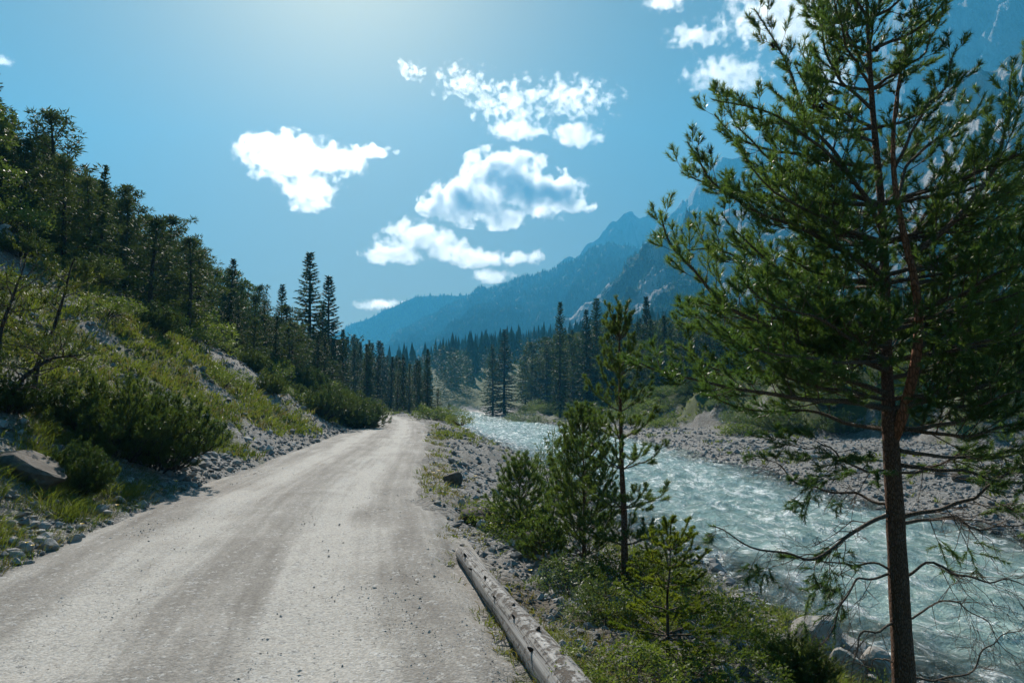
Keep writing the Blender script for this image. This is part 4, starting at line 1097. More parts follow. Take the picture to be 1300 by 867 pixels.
def leaf_bush(seed, w, h, n=55, nl=46, ln=.075, wd=.035):
    r = np.random.default_rng(seed); a = r.uniform(0, 6.28, n); q = np.sqrt(r.uniform(.05, 1, n)) * w; z = h * r.uniform(.15, 1, n) * (1 - .5 * (q / w) ** 2)
    C = np.stack([q * np.cos(a), q * np.sin(a), z], 1)
    V, F = clumps(C, np.full(n, .20 * max(w, h)) * r.uniform(.6, 1.2, n), nl, r, ln, wd, .2)
    o = C * np.array([.15, .15, 0]) + np.array([0, 0, -.1])
    return prisms(o, C, np.full(n, .010), np.full(n, .003)), (V, F)
LEAF_O = leaf_mat('olive_shrub_leaves', (0.070, 0.105, 0.024), (0.135, 0.175, 0.045), 0.48, 0.5, 0.2, 1.5)
LEAF_W = leaf_mat('grey_green_willow_leaves', (0.075, 0.11, 0.045), (0.14, 0.185, 0.085), 0.35, 0.5, 0.25, 1.5)
class BushProto:
    def __init__(self, name, parts, mat):
        self.name = name; self.sm = mesh('stem', parts[0][0], parts[0][1], BARK_D); self.lm = mesh('foliage', parts[1][0], parts[1][1], mat)
    def put(self, x, y, s, label=None, group=None, wide=1.0, z=None, cat='bush', tall=1.0):
        o = empty(self.name, (x, y, (hz(x, y) if z is None else z) - .03), random.uniform(0, 6.28)); o.scale = (s * wide, s * wide, s * tall)
        link('stem', self.sm, o); link('foliage', self.lm, o)
        return tag(o, label, cat, group)
MUG = [BushProto('dwarf_pine', mugo(400 + i, w_, 1.0, 42), MUGO) for i, w_ in enumerate((1.0, 1.2, .8))]
LBU = [BushProto('shrub', leaf_bush(410 + i, w_, 1.0), LEAF_O) for i, w_ in enumerate((.9, 1.1))]
WBU = BushProto('shrub', leaf_bush(420, .8, 1.0, 60, 40, .085, .026), LEAF_W)
def px_ground(px, py):
    """where the line of sight through a photograph pixel meets the ground"""
    Y = np.concatenate([np.arange(2.5, 30, .04), np.arange(30, 140, .2)]); d = at(px, py, 1.0) - np.array([0, 0, EYE])
    P = np.array([0, 0, EYE]) + d[None] * Y[:, None]
    k = np.argmax(P[:, 2] < land(P[:, 0], P[:, 1])['z'])
    return P[k]
def px_bush(pr, px, py, hpx, label, wide=1.0, group=None, tall=1.0):
    p = px_ground(px, py); s = hpx * p[1] / FPX / 1.05
    return pr.put(p[0], p[1], s / tall, label, group, wide, p[2], tall=tall)
px_bush(MUG[0], 200, 592, 90, 'largest dark dwarf pine at the foot of the slope beside the road', 1.0)
px_bush(MUG[2], 98, 545, 62, 'dwarf pine between the twisted trees and the merging dark pair', 1.2)
px_bush(MUG[1], 150, 578, 92, 'dark dwarf pine merging into the largest one from its uphill side', .95)
px_bush(MUG[0], 12, 520, 44, 'shaded dwarf pine at the upper edge of the flat boulder', 1.2)
px_bush(MUG[2], 95, 625, 60, 'bright green low bush below the flat boulder', 1.0)
bs = []
rb = np.random.default_rng(61)
cand = np.stack([rb.uniform(-48, -6, 6000), rb.uniform(7, 78, 6000)], 1); lg = land(cand[:, 0], cand[:, 1]); spb = Spread([(o.location.x, o.location.y) for o in bpy.data.objects if o.name.startswith(('dwarf_pine', 'shrub')) and o.parent is None])
for (x, y), d, z in zip(cand, lg['d'], lg['z']):
    if len(bs) >= 190: break
    px = sx_of(x, y); ew = edge_of_wood(y)
    if px < -40 or px > 470 or d < 0.9 or d > ew + 16: continue
    if y < 17 and d < 5 and 0 < px < 330: continue
    near = d > ew - 2.2
    open_ = (fbm(x * .12, y * .12, o=3, seed=91) > -.15)
    if not near and not (open_ and d > 1.6 and rb.random() < .75): continue
    if near and rb.random() < .25: continue
    if not spb.ok(x, y, 1.5 if near else 1.9): continue
    s = rb.uniform(.9, 1.7) if near else rb.uniform(.5, 1.0)
    pr = MUG[int(rb.integers(3))] if rb.random() < .5 else LBU[int(rb.integers(2))]
    bs.append(pr.put(x, y, s, 'x', wide=rb.uniform(.9, 1.4), z=z))
def kindb(o): return ('large ' if o.scale[2] > 1.25 else 'mid sized ' if o.scale[2] > .8 else 'small ') + ('dwarf pine' if o.name.startswith('dwarf') else 'olive shrub')
def label_bushes(objs, where, group):
    objs = sorted(objs, key=lambda o: o.location.y); n = max(1, math.ceil(len(objs) / 18)); per = math.ceil(len(objs) / n)
    rown = ['nearest', 'second', 'third', 'fourth', 'fifth', 'sixth', 'seventh', 'eighth', 'ninth', 'tenth', 'eleventh', 'farthest']
    for k in range(n):
        row = sorted(objs[k * per:(k + 1) * per], key=lambda o: sx_of(o.location.x, o.location.y))
        for i, o in enumerate(row): tag(o, f'{kindb(o)} {where}, {ORD[min(i, 19)]} from the left in the {rown[min(k, 11)]} band', 'bush', group)
label_bushes(bs, 'on the left slope', 'bushes of the left slope')
# bushes round the bend and along the far bank
b2 = []
for px, py, hp, pr, wd in ((455, 545, 34, MUG[0], 1.3), (440, 535, 36, MUG[1], 1.2), (425, 530, 34, MUG[2], 1.3), (470, 528, 22, MUG[0], 1.1), (408, 528, 38, MUG[1], 1.2), (548, 533, 24, LBU[0], 1.2), (566, 531, 20, LBU[1], 1.3), (585, 528, 16, LBU[0], 1.3)):
    b2.append(px_bush(pr, px, py, hp, 'x', wd))
label_bushes(b2, 'by the road bend', 'bushes by the road bend')
b3 = []
cand = np.stack([rb.uniform(-6, 95, 5000), rb.uniform(48, 150, 5000)], 1); lg = land(cand[:, 0], cand[:, 1]); spc = Spread([])
for (x, y), q3, q2, z in zip(cand, lg['q3'], lg['q2'], lg['z']):
    if len(b3) >= 150: break
    px = sx_of(x, y)
    if px < 600 or px > 1320 or q3 < .3 or q3 > 13 or q2 < 2: continue
    if not spc.ok(x, y, 1.9): continue
    b3.append((LBU + MUG[:1] + [WBU])[int(rb.integers(4))].put(x, y, rb.uniform(.9, 1.9), 'x', wide=rb.uniform(1.1, 1.8), z=z))
for px, py, hp, wd in ((655, 536, 13, 1.6), (668, 537, 17, 1.8), (684, 538, 12, 1.7)):
    b3.append(px_bush(WBU, px, py, hp, 'x', wd))
label_bushes(b3, 'on the far bank', 'bushes of the far bank')
# near bank: shrubs and saplings between road and water
for a in ((LBU[0], 640, 672, 46, 'olive shrub on the gravel bank left of the young pines', 1.3), (LBU[1], 668, 690, 46, 'dense green shrub in front of the round young pine', 1.2), (WBU, 712, 640, 100, 'thin leafy sapling with pale round leaves behind the bushy young pine', .5),
          (WBU, 728, 762, 60, 'grey green willow shrub above the fallen log', 1.2), (WBU, 765, 795, 60, 'pale willow shrub right of the fallen log', 1.1), (LBU[0], 815, 790, 60, 'leafy shrub in the shade under the slender young pine', 1.1), (LBU[1], 895, 800, 64, 'green shrub between the yellow green spruce and the shore boulders', 1.2),
          (LBU[0], 960, 838, 52, 'low leafy green bush beside the shore boulders', 1.2), (LBU[0], 860, 860, 60, 'low leafy shrub at the bottom edge below the yellow green spruce', 1.3), (LBU[1], 790, 862, 58, 'low leafy shrub at the bottom edge right of the fallen log', 1.3), (MUG[2], 1010, 862, 50, 'low green bush at the bottom edge in front of the big pine', 1.3), (LBU[1], 925, 865, 50, 'tufted low shrub at the bottom edge between two spruces and the big pine', 1.4),
          (LBU[0], 770, 735, 46, 'small dark shrub at the foot of the slender young pine', 1.2), (WBU, 850, 745, 56, 'loose willow shrub on the bank behind the yellow green spruce', 1.2), (LBU[1], 612, 655, 26, 'small low shrub beside the dark boulder', 1.4)):
    px_bush(*a)

# twisted trees at the near edge of the slope
def twisted(label, px, py, pts, Y, r0, seed, mat, bare, tl, nd, limbs):
    b = px_ground(px, py); Y = b[1]; r = np.random.default_rng(seed)
    root = empty('twisted_tree', tuple(b)); tag(root, label, 'tree')
    path = smooth_path([np.array([0, 0, -.2])] + [at(x, y, Y + dy) - b for x, y, dy in pts], 22, .03, r)
    V, F = tube(path, r0 * (1 - .8 * np.linspace(0, 1, 22)), 8, rough=.06, seed=seed); link('trunk', mesh('trunk', V, F, BARK_D, True), root)
    for i in range(limbs):
        f = .3 + .68 * i / limbs; o = path[int(f * 21)]; a = i * 2.4; l = r.uniform(.5, 1.0) * (1.1 - .5 * f)
        d = np.array([math.cos(a), math.sin(a), r.uniform(-.1, .7)])
        p2 = smooth_path([o, o + d * l * .5 + r.normal(0, .05, 3), o + d * l + np.array([0, 0, .15])], 9, .02, r)
        add_branch(root, p2, .012, r, mat, nd, start=.2, every=.08, tl=tl, needle_from=.6, bare=bare, sub=2, planar=.1)
LEAF_T = leaf_mat('backlit_small_leaves', (0.060, 0.085, 0.018), (0.12, 0.14, 0.03), 0.45, 0.45, 0.25, 2.0)
twisted('twisted dark tree leaning uphill, longer of the two on the near slope', 40, 520, [(48, 470, 0), (62, 430, .1), (74, 395, .2), (88, 352, .3), (96, 330, .3)], 9, .055, 71, LEAF_T, .35, .34, (150, .035, .016, .8), 16)
twisted('twisted dark tree cut by the frame edge on the near slope', -8, 500, [(-2, 440, 0), (10, 400, .1), (22, 360, .1), (30, 330, .2)], 9, .05, 72, LEAF_T, .35, .34, (150, .035, .016, .8), 15)
twisted('crooked dark pine stooping over the shaded dwarf pines of the slope', 5, 520, [(20, 492, 0), (40, 470, -.1), (70, 455, -.2), (105, 450, -.2)], 9, .05, 73, MUGO, .2, .34, (300, .05, .005, .6), 12)

# ------------------------------------------------------------------ grass and weeds
GRASS = leaf_mat('grass_blades', (0.065, 0.095, 0.020), (0.14, 0.165, 0.038), 0.46, 0.5, 0.2, 0.5)
DRY = leaf_mat('dry_grass_blades', (0.12, 0.10, 0.045), (0.22, 0.19, 0.09), 0.35, 0.6, 0.15, 0.8)
def grass_patch(x, y, z, r, per, hgt, wid, mat, lean=.5, rad=.09, name='grass'):
    n = len(x); k = np.repeat(np.arange(n), per); m = len(k); sc = np.broadcast_to(hgt, (n,))[k]
    a = r.uniform(0, 6.28, m); q = rad * np.sqrt(r.uniform(0, 1, m)) * (sc / np.mean(hgt))
    B = np.stack([x[k] + q * np.cos(a), y[k] + q * np.sin(a), z[k] - .015], 1)
    D = np.stack([np.cos(a) * lean * r.uniform(0, 1.3, m), np.sin(a) * lean * r.uniform(0, 1.3, m), np.ones(m)], 1)
    ln = sc * r.uniform(.5, 1.15, m); T, U, W = frame(D); b = r.uniform(0, 6.28, m)[:, None]; side = U * np.cos(b) + W * np.sin(b)
    w_ = (np.broadcast_to(wid, (n,))[k] * r.uniform(.7, 1.3, m))[:, None]
    mid = B + T * ln[:, None] * .55; tip = B + T * ln[:, None] + np.stack([np.cos(a), np.sin(a), -.35 + 0 * a], 1) * (ln * .38)[:, None]
    V = np.stack([B - side * w_ / 2, B + side * w_ / 2, mid + side * w_ * .4, mid - side * w_ * .4, tip], 1).reshape(-1, 3)
    b5 = np.arange(m)[:, None] * 5
    o = link(name, mesh(name, V, [b5 + np.array([0, 1, 2, 3]), b5 + np.array([3, 2, 4])], mat)); tag(o, kind='stuff')
rg = np.random.default_rng(81)
def sample_polar(n, a0, a1, r0, r1):
    a = np.radians(rg.uniform(a0, a1, n)); q = np.exp(rg.uniform(math.log(r0), math.log(r1), n)); return q * np.sin(a), q * np.cos(a), q
x, y, q = sample_polar(44000, -50, -8, 4.5, 60); g = land(x, y)
cov = .53 + .42 * g['gn'] + .25 * sst(14, 30, g['d']) - .45 * sst(1.3, .2, g['d']) + rg.normal(0, .12, len(x))
k = (g['d'] > .12) & (cov > .62)
x, y, q, z = x[k], y[k], q[k], g['z'][k]; dry = rg.random(len(x)) < .25
grass_patch(x[~dry], y[~dry], z[~dry], rg, 7, np.clip(.10 + .006 * q[~dry], .1, .34) * rg.uniform(.6, 1.5, (~dry).sum()), np.clip(.005 + .0011 * q[~dry], .005, .05), GRASS)
grass_patch(x[dry], y[dry], z[dry], rg, 6, np.clip(.10 + .006 * q[dry], .1, .34) * rg.uniform(.6, 1.4, dry.sum()), np.clip(.004 + .0009 * q[dry], .004, .04), DRY)
# lush clumps below the boulder
x, y = rg.uniform(-7.6, -4.9, 1500), rg.uniform(7.2, 11.5, 1500); g = land(x, y); k = (g['d'] > .35) & (fbm(x * 1.2, y * 1.2, o=3, seed=95) > -.05)
grass_patch(x[k], y[k], g['z'][k], rg, 16, .24 * rg.uniform(.6, 1.4, k.sum()), .008, GRASS, .6)
x, y = rg.uniform(-8.5, -4.2, 8000), rg.uniform(5.2, 12.5, 8000); g = land(x, y); k = (g['d'] > .1) & (g['d'] < 3) & (fbm(x * 1.5, y * 1.5, o=3, seed=98) > -.3); dry = rg.random(len(x)) < .35
for m_, mt in ((k & ~dry, GRASS), (k & dry, DRY)): grass_patch(x[m_], y[m_], g['z'][m_], rg, 7, .10 * rg.uniform(.5, 1.6, m_.sum()), .006, mt, .8, .09)
# sparse strip along the road's right edge
x, y, q = sample_polar(26000, -22, 12, 3.6, 60); g = land(x, y); e = -(g['s'] + ROAD_W)
pr_ = np.exp(-((e - .40) / .42) ** 2) * np.clip(.5 + .9 * fbm(x * .5, y * .5, o=3, seed=96), 0, 1)
k = (rg.random(len(x)) < pr_ * .42) & (e > -.12); dry = rg.random(len(x)) < .5
for m_, mt in ((k & ~dry, GRASS), (k & dry, DRY)): grass_patch(x[m_], y[m_], g['z'][m_], rg, 9, np.clip(.05 + .004 * q[m_], .05, .2) * rg.uniform(.5, 1.5, m_.sum()), np.clip(.003 + .0009 * q[m_], .003, .03), mt, .8, .07)
# weeds, grass and moss of the near bank
x, y, q = sample_polar(22000, -4, 44, 3.2, 13); g = land(x, y); e = -(g['s'] + ROAD_W)
pr_ = sst(1.9, 3.1, e) * sst(.35, 1.3, g['q']) * np.clip(.55 + .8 * fbm(x * .8, y * .8, o=3, seed=97), 0, 1) * sst(13, 8.5, y)
k = (rg.random(len(x)) < pr_ * .75) & (g['q'] > .2); dry = rg.random(len(x)) < .28
for m_, mt in ((k & ~dry, GRASS), (k & dry, DRY)): grass_patch(x[m_], y[m_], g['z'][m_], rg, 8, .16 * rg.uniform(.5, 1.6, m_.sum()), .006, mt, .7, .10)
m_ = k & (rg.random(len(x)) < .22); C = np.stack([x[m_], y[m_], g['z'][m_] + .09], 1)
V, F = clumps(C, np.full(len(C), .12) * rg.uniform(.6, 1.4, len(C)), 26, rg, .04, .018, .4); tag(link('undergrowth', mesh('undergrowth', V, F, LEAF_O)), kind='stuff')
# tufts on gravel and on the far bank
x, y, q = sample_polar(12000, -14, 42, 14, 120); g = land(x, y); k = ((g['q2'] > .8) & (.12 + .3 * g['gn'] + .6 * sst(0, 6, g['q3']) + rg.normal(0, .1, len(x)) > .42)) | ((g['q'] > 1.2) & (g['s'] < -2.6) & (g['gn'] + rg.normal(0, .15, len(x)) > .42))
grass_patch(x[k], y[k], g['z'][k], rg, 8, np.clip(.12 + .005 * q[k], .1, .6), np.clip(.006 + .0010 * q[k], .006, .08), GRASS, .6, .16)

# ------------------------------------------------------------------ flowers
PETAL = NT('yellow_petals'); PETAL = PETAL.done(PETAL.princ((0.85, 0.55, 0.01), .5))
def flower(px, py, label):
    p = px_ground(px, py); r = np.random.default_rng(int(px * 7 + py)); s = 5.4 * p[1] / FPX
    o = empty('yellow_flower', tuple(p), r.uniform(0, 6)); tag(o, label, 'flower', 'yellow flowers by the road')
    V, F = tube(np.array([(0, 0, -.02), (.01, 0, .09), (.01, .01, .15)]), np.array([.003, .0025, .002]), 4); link('stalk', mesh('stalk', V, F, GRASS), o)
    n = 12; a = np.arange(n) / n * 6.283; D = np.stack([np.cos(a), np.sin(a), .45 + 0 * a], 1); V, F = blades(np.repeat(np.array([[.01, .01, .15]]), n, 0), D, np.full(n, s * .62), np.full(n, s * .34), r, np.stack([-np.sin(a), np.cos(a), 0 * a], 1))
    link('bloom', mesh('bloom', V, F, PETAL), o)
for px, py, lb in ((31, 708, 'yellow flower at the lower left, left one of a close pair'), (41, 711, 'yellow flower at the lower left, right one of a close pair'), (105, 681, 'yellow flower in front of the flat verge stones by the road'), (149, 655, 'yellow flower in the middle of the verge below the green bush'), (190, 629, 'yellow flower at the foot of the largest dwarf pine, left of two'), (223, 622, 'yellow flower at the foot of the largest dwarf pine, right of two'),
                   (550, 610, 'yellow flower in the grass strip left of the dark boulder'), (556, 607, 'yellow flower touching the left side of the dark boulder'), (603, 614, 'yellow flower on the gravel just right of the dark boulder'), (637, 678, 'yellow flower between the two grey boulders of the bank'), (675, 743, 'yellow flower on the ground right of the fallen log')):
    flower(px, py, lb)
# ------------------------------------------------------------------ stones
def stone_mat(name, a, b, vs=3.0):
    t = NT(name); p = t.obj(); oi = t.n('ObjectInfo').outputs['Random']
    f = t.noise(p, vs, 6.0, .68); g = t.noise(p, vs * 7, 4.0, .7)
    c = t.ramp(t.math('ADD', t.math('MULTIPLY', f, .7), t.math('MULTIPLY', g, .35)), (.36, a), (.66, b))
    c = t.mix(t.math('MULTIPLY', oi, .35), c, t.mix(1.0, c, (1.25, 1.12, .98), 'MULTIPLY'))
    v = t.voro(p, vs * .8, 'DISTANCE_TO_EDGE')
    h = t.math('ADD', t.math('ADD', f, t.math('MULTIPLY', g, .4)), t.math('MULTIPLY', t.math('MINIMUM', v, .06), 4.0))
    return t.done(t.princ(c, .9, t.bump(h, .035, .8), .2))
def gravel_mat(name, lo, mid, hi):
    t = NT(name); tone = t.attr('tone'); f = t.noise(t.pos(), 30.0, 4.0, .7)
    c = t.ramp(t.math('ADD', tone, t.math('MULTIPLY', t.math('SUBTRACT', f, .5), .35)), (0.0, lo), (.5, mid), (1.0, hi))
    return t.done(t.princ(c, .88, t.bump(f, .01, .6), .22))
STONE = stone_mat('grey_limestone', (.17, .165, .16), (.40, .39, .37))
STONE_D = stone_mat('brown_grey_boulder', (.05, .044, .039), (.14, .126, .112), 2.0)
GRAV = gravel_mat('gravel_stones', (.11, .107, .105), (.185, .182, .178), (.36, .352, .34))
GRAV_R = gravel_mat('road_chips', (.20, .19, .178), (.30, .28, .26), (.50, .48, .45))
def ico(sub):
    bm = bmesh.new(); bmesh.ops.create_icosphere(bm, subdivisions=sub, radius=1.0); bm.verts.ensure_lookup_table()
    V = np.array([v.co[:] for v in bm.verts]); F = np.array([[v.index for v in f.verts] for f in bm.faces]); bm.free(); return V, F
def rock(seed, sub=2, sq=(1, 1, .65), cuts=7, rough=.12):
    r = np.random.default_rng(seed); V, F = ico(sub); V = V.copy()
    for _ in range(cuts):
        n = unit(r.normal(size=3)); d = r.uniform(.45, .85); h = V @ n - d; V -= np.maximum(h, 0)[:, None] * n * .92
    V *= 1 + rough * fbm(V[:, 0] * 1.7 + seed, V[:, 1] * 1.7, V[:, 2] * 1.7, 3, seed)[:, None]
    return V * np.array(sq), F
SMALL = [rock(500 + i, 1, (1, r0, r1), 5, .14) for i, (r0, r1) in enumerate(((.8, .6), (.7, .5), (.9, .7), (.6, .45), (.75, .65), (.85, .4), (1, .75), (.65, .6)))]
TINY = [(V, F) for V, F in (ico(1) if False else (np.array([(1, 0, 0), (-.8, .2, 0), (.1, .8, .1), (-.1, -.75, 0), (.1, .05, .62), (0, 0, -.5)]) * s_, np.array([(0, 2, 4), (2, 1, 4), (1, 3, 4), (3, 0, 4), (2, 0, 5), (1, 2, 5), (3, 1, 5), (0, 3, 5)])) for s_ in (1.0, .9, 1.1))]
def scatter_stones(name, x, y, z, size, r, kinds, mat, sink=.25):
    parts = []; tone = []
    kk = r.integers(len(kinds), size=len(x))
    for j, (V, F) in enumerate(kinds):
        s = kk == j; n = int(s.sum())
        if not n: continue
        a = r.uniform(0, 6.28, n); c, sn = np.cos(a)[:, None], np.sin(a)[:, None]; sc = size[s][:, None]; t1 = r.uniform(-.35, .35, n)[:, None]
        st = r.uniform(.75, 1.3, (n, 3))
        X, Yv, Z = V[None, :, 0] * st[:, :1], V[None, :, 1] * st[:, 1:2], V[None, :, 2] * st[:, 2:]
        Z2 = Z + X * t1
        Q = np.stack([(X * c - Yv * sn) * sc + x[s][:, None], (X * sn + Yv * c) * sc + y[s][:, None], Z2 * sc + (z[s] + size[s] * (.45 - sink))[:, None]], -1)
        Fo = (F[None] + (np.arange(n) * len(V))[:, None, None]).reshape(-1, 3); parts.append((Q.reshape(-1, 3), Fo)); tone.append(np.repeat(np.clip(r.normal(.5, .22, n), 0, 1), len(V)))
    V, F = join(parts); o = link(name, mesh(name, V, F, mat, False, {'tone': np.concatenate(tone)})); tag(o, kind='stuff'); return o
rs = np.random.default_rng(99)
def polar(n, a0, a1, r0, r1):
    a = np.radians(rs.uniform(a0, a1, n)); q = np.exp(rs.uniform(math.log(r0), math.log(r1), n)); return q * np.sin(a), q * np.cos(a), q
def psize(q, lo, hi, pw=1.0): return np.clip(rs.lognormal(0, .55, len(q)) * lo * (1 + q * pw), lo * .4, hi)
# right-hand gravel bar
x, y, q = polar(46000, -12, 43, 13, 105); g = land(x, y); k = (g['q2'] > -.5) & (g['q3'] < 3) & (rs.random(len(x)) < np.where(g['q3'] < 0, 1, .4))
x, y, q, z = x[k], y[k], q[k], g['z'][k]
scatter_stones('gravel', x, y, z, psize(q, .024, .26, .03), rs, SMALL[:4] + TINY * 2, GRAV)
# left gravel bank down to the water
x, y, q = polar(36000, -14, 40, 4.5, 90); g = land(x, y); e = -(g['s'] + ROAD_W); k = (g['q'] > -.7) & (e > .15) & (rs.random(len(x)) < .25 + .75 * sst(.4, 1.2, e))
x, y, q, z = x[k], y[k], q[k], g['z'][k]
scatter_stones('gravel', x, y, z, psize(q, .016, .16, .05), rs, SMALL[:4] + TINY * 2, GRAV)
# scree on the slope
x, y, q = polar(34000, -50, -8, 5, 60); g = land(x, y); cov = .54 + .42 * g['gn'] - .45 * sst(1.3, .2, g['d']) + rs.normal(0, .10, len(x)); k = (g['d'] > .05) & (g['d'] < 18) & (cov < .64) & ((y > 12.5) | (rs.random(len(x)) < .5))
x, y, q, z = x[k], y[k], q[k], g['z'][k]
scatter_stones('scree', x, y, z, psize(q, .022, .22, .045), rs, SMALL[:4] + TINY, GRAV)
# loose chips on the road and its shoulders
x, y, q = polar(15000, -42, 4, 3.6, 20); s = road_s(x, y); k = (np.abs(s) < 2.5) & (rs.random(len(x)) < np.where(np.abs(np.abs(s) - .85) < .35, .25, 1.0)); x, y, q = x[k], y[k], q[k]
scatter_stones('road_gravel', x, y, np.where(np.abs(s[k]) < 2.0, .004, hz(x, y)), psize(q, .0026, .02, .10), rs, TINY, GRAV_R, .5)
# bed of the shallows
x, y, q = polar(5000, 10, 44, 6, 40); g = land(x, y); k = (((g['q'] < 0) & (g['q'] > -2.5)) | ((g['q2'] < 0) & (g['q2'] > -1.5))); x, y, q, z = x[k], y[k], q[k], g['z'][k]
scatter_stones('river_stones', x, y, z, psize(q, .05, .28, .02), rs, SMALL, GRAV)

def boulder(px, py, wpx, hpx, label, mat=None, seed=1, name='boulder', sq=None, rz=None, deep=.9, sub=3, cat='boulder', group=None, tilt=0.0, cuts=7):
    p = px_ground(px, py); a = wpx * p[1] / FPX / 2; h = hpx * p[1] / FPX
    V, F = rock(seed, sub, (1, 1, 1), cuts, .10); V = V / np.abs(V).max(0)
    V = V * np.array([a, a * deep, h * .72]) + np.array([0, a * deep * .5, h * .30])
    o = link(name, mesh(name, V, F, mat or STONE), None, tuple(p)); o.rotation_euler = (0, tilt, 0 if rz is None else rz)
    return tag(o, label, cat, group)
boulder(16, 604, 108, 30, 'large flat topped brown boulder jutting from the grassy slope', STONE_D, 621, deep=.8, tilt=.36, cuts=9)
boulder(68, 585, 26, 20, 'squarish block resting on the end of the flat topped boulder', STONE_D, 602)
boulder(574, 615, 26, 17, 'dark rounded boulder at the edge of the road strip on the right', STONE_D, 633)
boulder(600, 668, 52, 26, 'broad brown grey boulder with a flat top between gravel and shrubs', STONE_D, 604)
boulder(672, 706, 44, 28, 'dark pyramid shaped boulder above the fallen log', STONE_D, 655)
boulder(612, 672, 16, 12, 'small stone leaning on the right side of the broad brown boulder', STONE, 606, 'stone', cat='stone')
boulder(1050, 822, 72, 34, 'largest pale boulder at the water edge beside the big pine', STONE, 607)
boulder(1085, 838, 52, 30, 'pale boulder touching the trunk side of the largest shore boulder', STONE, 608)
boulder(1082, 862, 44, 34, 'rounded pale boulder below the largest shore boulder', STONE, 609)
boulder(1118, 862, 40, 34, 'pale boulder half hidden by the foot of the big pine', STONE, 610)
boulder(948, 773, 40, 16, 'flat pale stone at the water edge behind the yellow green spruce', STONE, 611, 'stone', cat='stone')
boulder(928, 826, 34, 22, 'grey stone among the low shrubs of the near bank', STONE, 612, 'stone', cat='stone')
boulder(1225, 612, 26, 14, 'dark boulder on the far gravel bar right of the big pine', STONE_D, 613)
boulder(1262, 608, 20, 9, 'low dark boulder beyond the dark one on the far gravel bar', STONE_D, 614)
boulder(1195, 606, 16, 9, 'small dark boulder left of the dark one on the far gravel bar', STONE_D, 615)
boulder(695, 548, 14, 5, 'dark rock breaking the fast water in midstream', STONE_D, 616)
boulder(648, 546, 12, 5, 'dark rock in the shallows near the left shore', STONE_D, 617)
boulder(676, 566, 10, 4, 'small dark rock near the shore in the glittering water', STONE_D, 618)
vs = []
for i, (px, py, w_, h_) in enumerate(((62, 700, 28, 15), (92, 690, 18, 12), (122, 686, 20, 7), (48, 690, 22, 12), (30, 700, 20, 12), (15, 712, 24, 12), (12, 690, 18, 9), (32, 720, 16, 8), (52, 672, 18, 9), (150, 638, 17, 8), (180, 644, 14, 9), (110, 648, 12, 7), (8, 668, 16, 8), (20, 735, 18, 7), (38, 660, 14, 7), (72, 668, 12, 6), (135, 664, 11, 5), (215, 632, 12, 5), (245, 618, 11, 5), (270, 606, 11, 5), (290, 598, 10, 5), (300, 590, 12, 6), (285, 582, 11, 6), (310, 575, 10, 5), (330, 572, 10, 5), (100, 672, 11, 6), (5, 745, 16, 7), (40, 642, 12, 6), (60, 655, 12, 6), (25, 678, 13, 7))):
    vs.append(boulder(px, py, w_, h_, 'x', STONE, 640 + i, 'stone', sub=2, cat='stone', cuts=7))
vs.sort(key=lambda o: sx_of(o.location.x, o.location.y))
big = sorted(vs, key=lambda o: -o.dimensions.x)
tag(big[0], 'largest pale block lying on the left verge of the road'); rest = [o for o in vs if o is not big[0]]
for b_ in range(0, len(rest), 15):
    for i, o in enumerate(rest[b_:b_ + 15]): tag(o, f'grey stone on the left verge, {ORD[i]} from the left ' + ('in its near half' if b_ == 0 else 'in its far half'), 'stone', 'stones on the left verge')
rn = []
for i, (px, py, w_, h_) in enumerate(((640, 752, 13, 8), (612, 762, 11, 7), (690, 742, 12, 7), (735, 822, 14, 10), (770, 842, 15, 9), (700, 790, 11, 8), (590, 690, 12, 7), (625, 700, 10, 6), (555, 640, 10, 5), (585, 640, 11, 6), (610, 632, 10, 5), (640, 860, 12, 6), (650, 810, 11, 7))):
    rn.append(boulder(px, py, w_, h_, 'x', STONE, 690 + i, 'stone', sub=2, cat='stone', cuts=7))
rn.sort(key=lambda o: o.location.y)
for i, o in enumerate(rn): tag(o, f'small grey stone near the fallen log, {ORD[i]} counting away from the camera', 'stone', 'stones near the fallen log')

# ------------------------------------------------------------------ fallen log
def log_mat():
    t = NT('weathered_log'); at_ = t.attr('grain', 'Color'); sp = t.n('SeparateXYZ', {0: at_})
    v = t.n('CombineXYZ', {0: t.math('MULTIPLY', sp.outputs[0], 1.0), 1: t.math('MULTIPLY', sp.outputs[1], 1.0), 2: t.math('MULTIPLY', sp.outputs[2], .022)}).outputs[0]
    f = t.noise(v, 30.0, 5.0, .65, .4); cr = t.noise(v, 9.0, 3.0, .6, .5)
    fl = t.noise(at_, 14.0, 5.0, .75)
    c = t.ramp(f, (.3, (.13, .122, .115)), (.55, (.31, .30, .288)), (.75, (.50, .49, .475)))
    bark = t.rng(t.math('ADD', fl, t.math('MULTIPLY', cr, .5)), .80, .90)
    c = t.mix(bark, c, (.085, .07, .058))
    crack = t.rng(t.math('ABSOLUTE', t.math('SUBTRACT', cr, .5)), 0.0, .008)
    c = t.mix(crack, (.035, .03, .026), c)
    h = t.math('ADD', t.math('MULTIPLY', f, .35), t.math('ADD', t.math('MULTIPLY', crack, .7), t.math('MULTIPLY', bark, .35)))
    return t.done(t.princ(c, .85, t.bump(h, .02, 1.0), .2))
LOGM = log_mat()
a_, b_ = px_ground(585, 708), px_ground(724, 880)
dl = unit((b_ - a_) * np.array([1, 1, 0])); e_ = b_ + dl * 1.6
P = np.array([a_ + (e_ - a_) * f for f in np.linspace(0, 1, 46)]); rad = np.interp(np.linspace(0, 1, 46), [0, .04, .5, 1], [.062, .078, .112, .142])
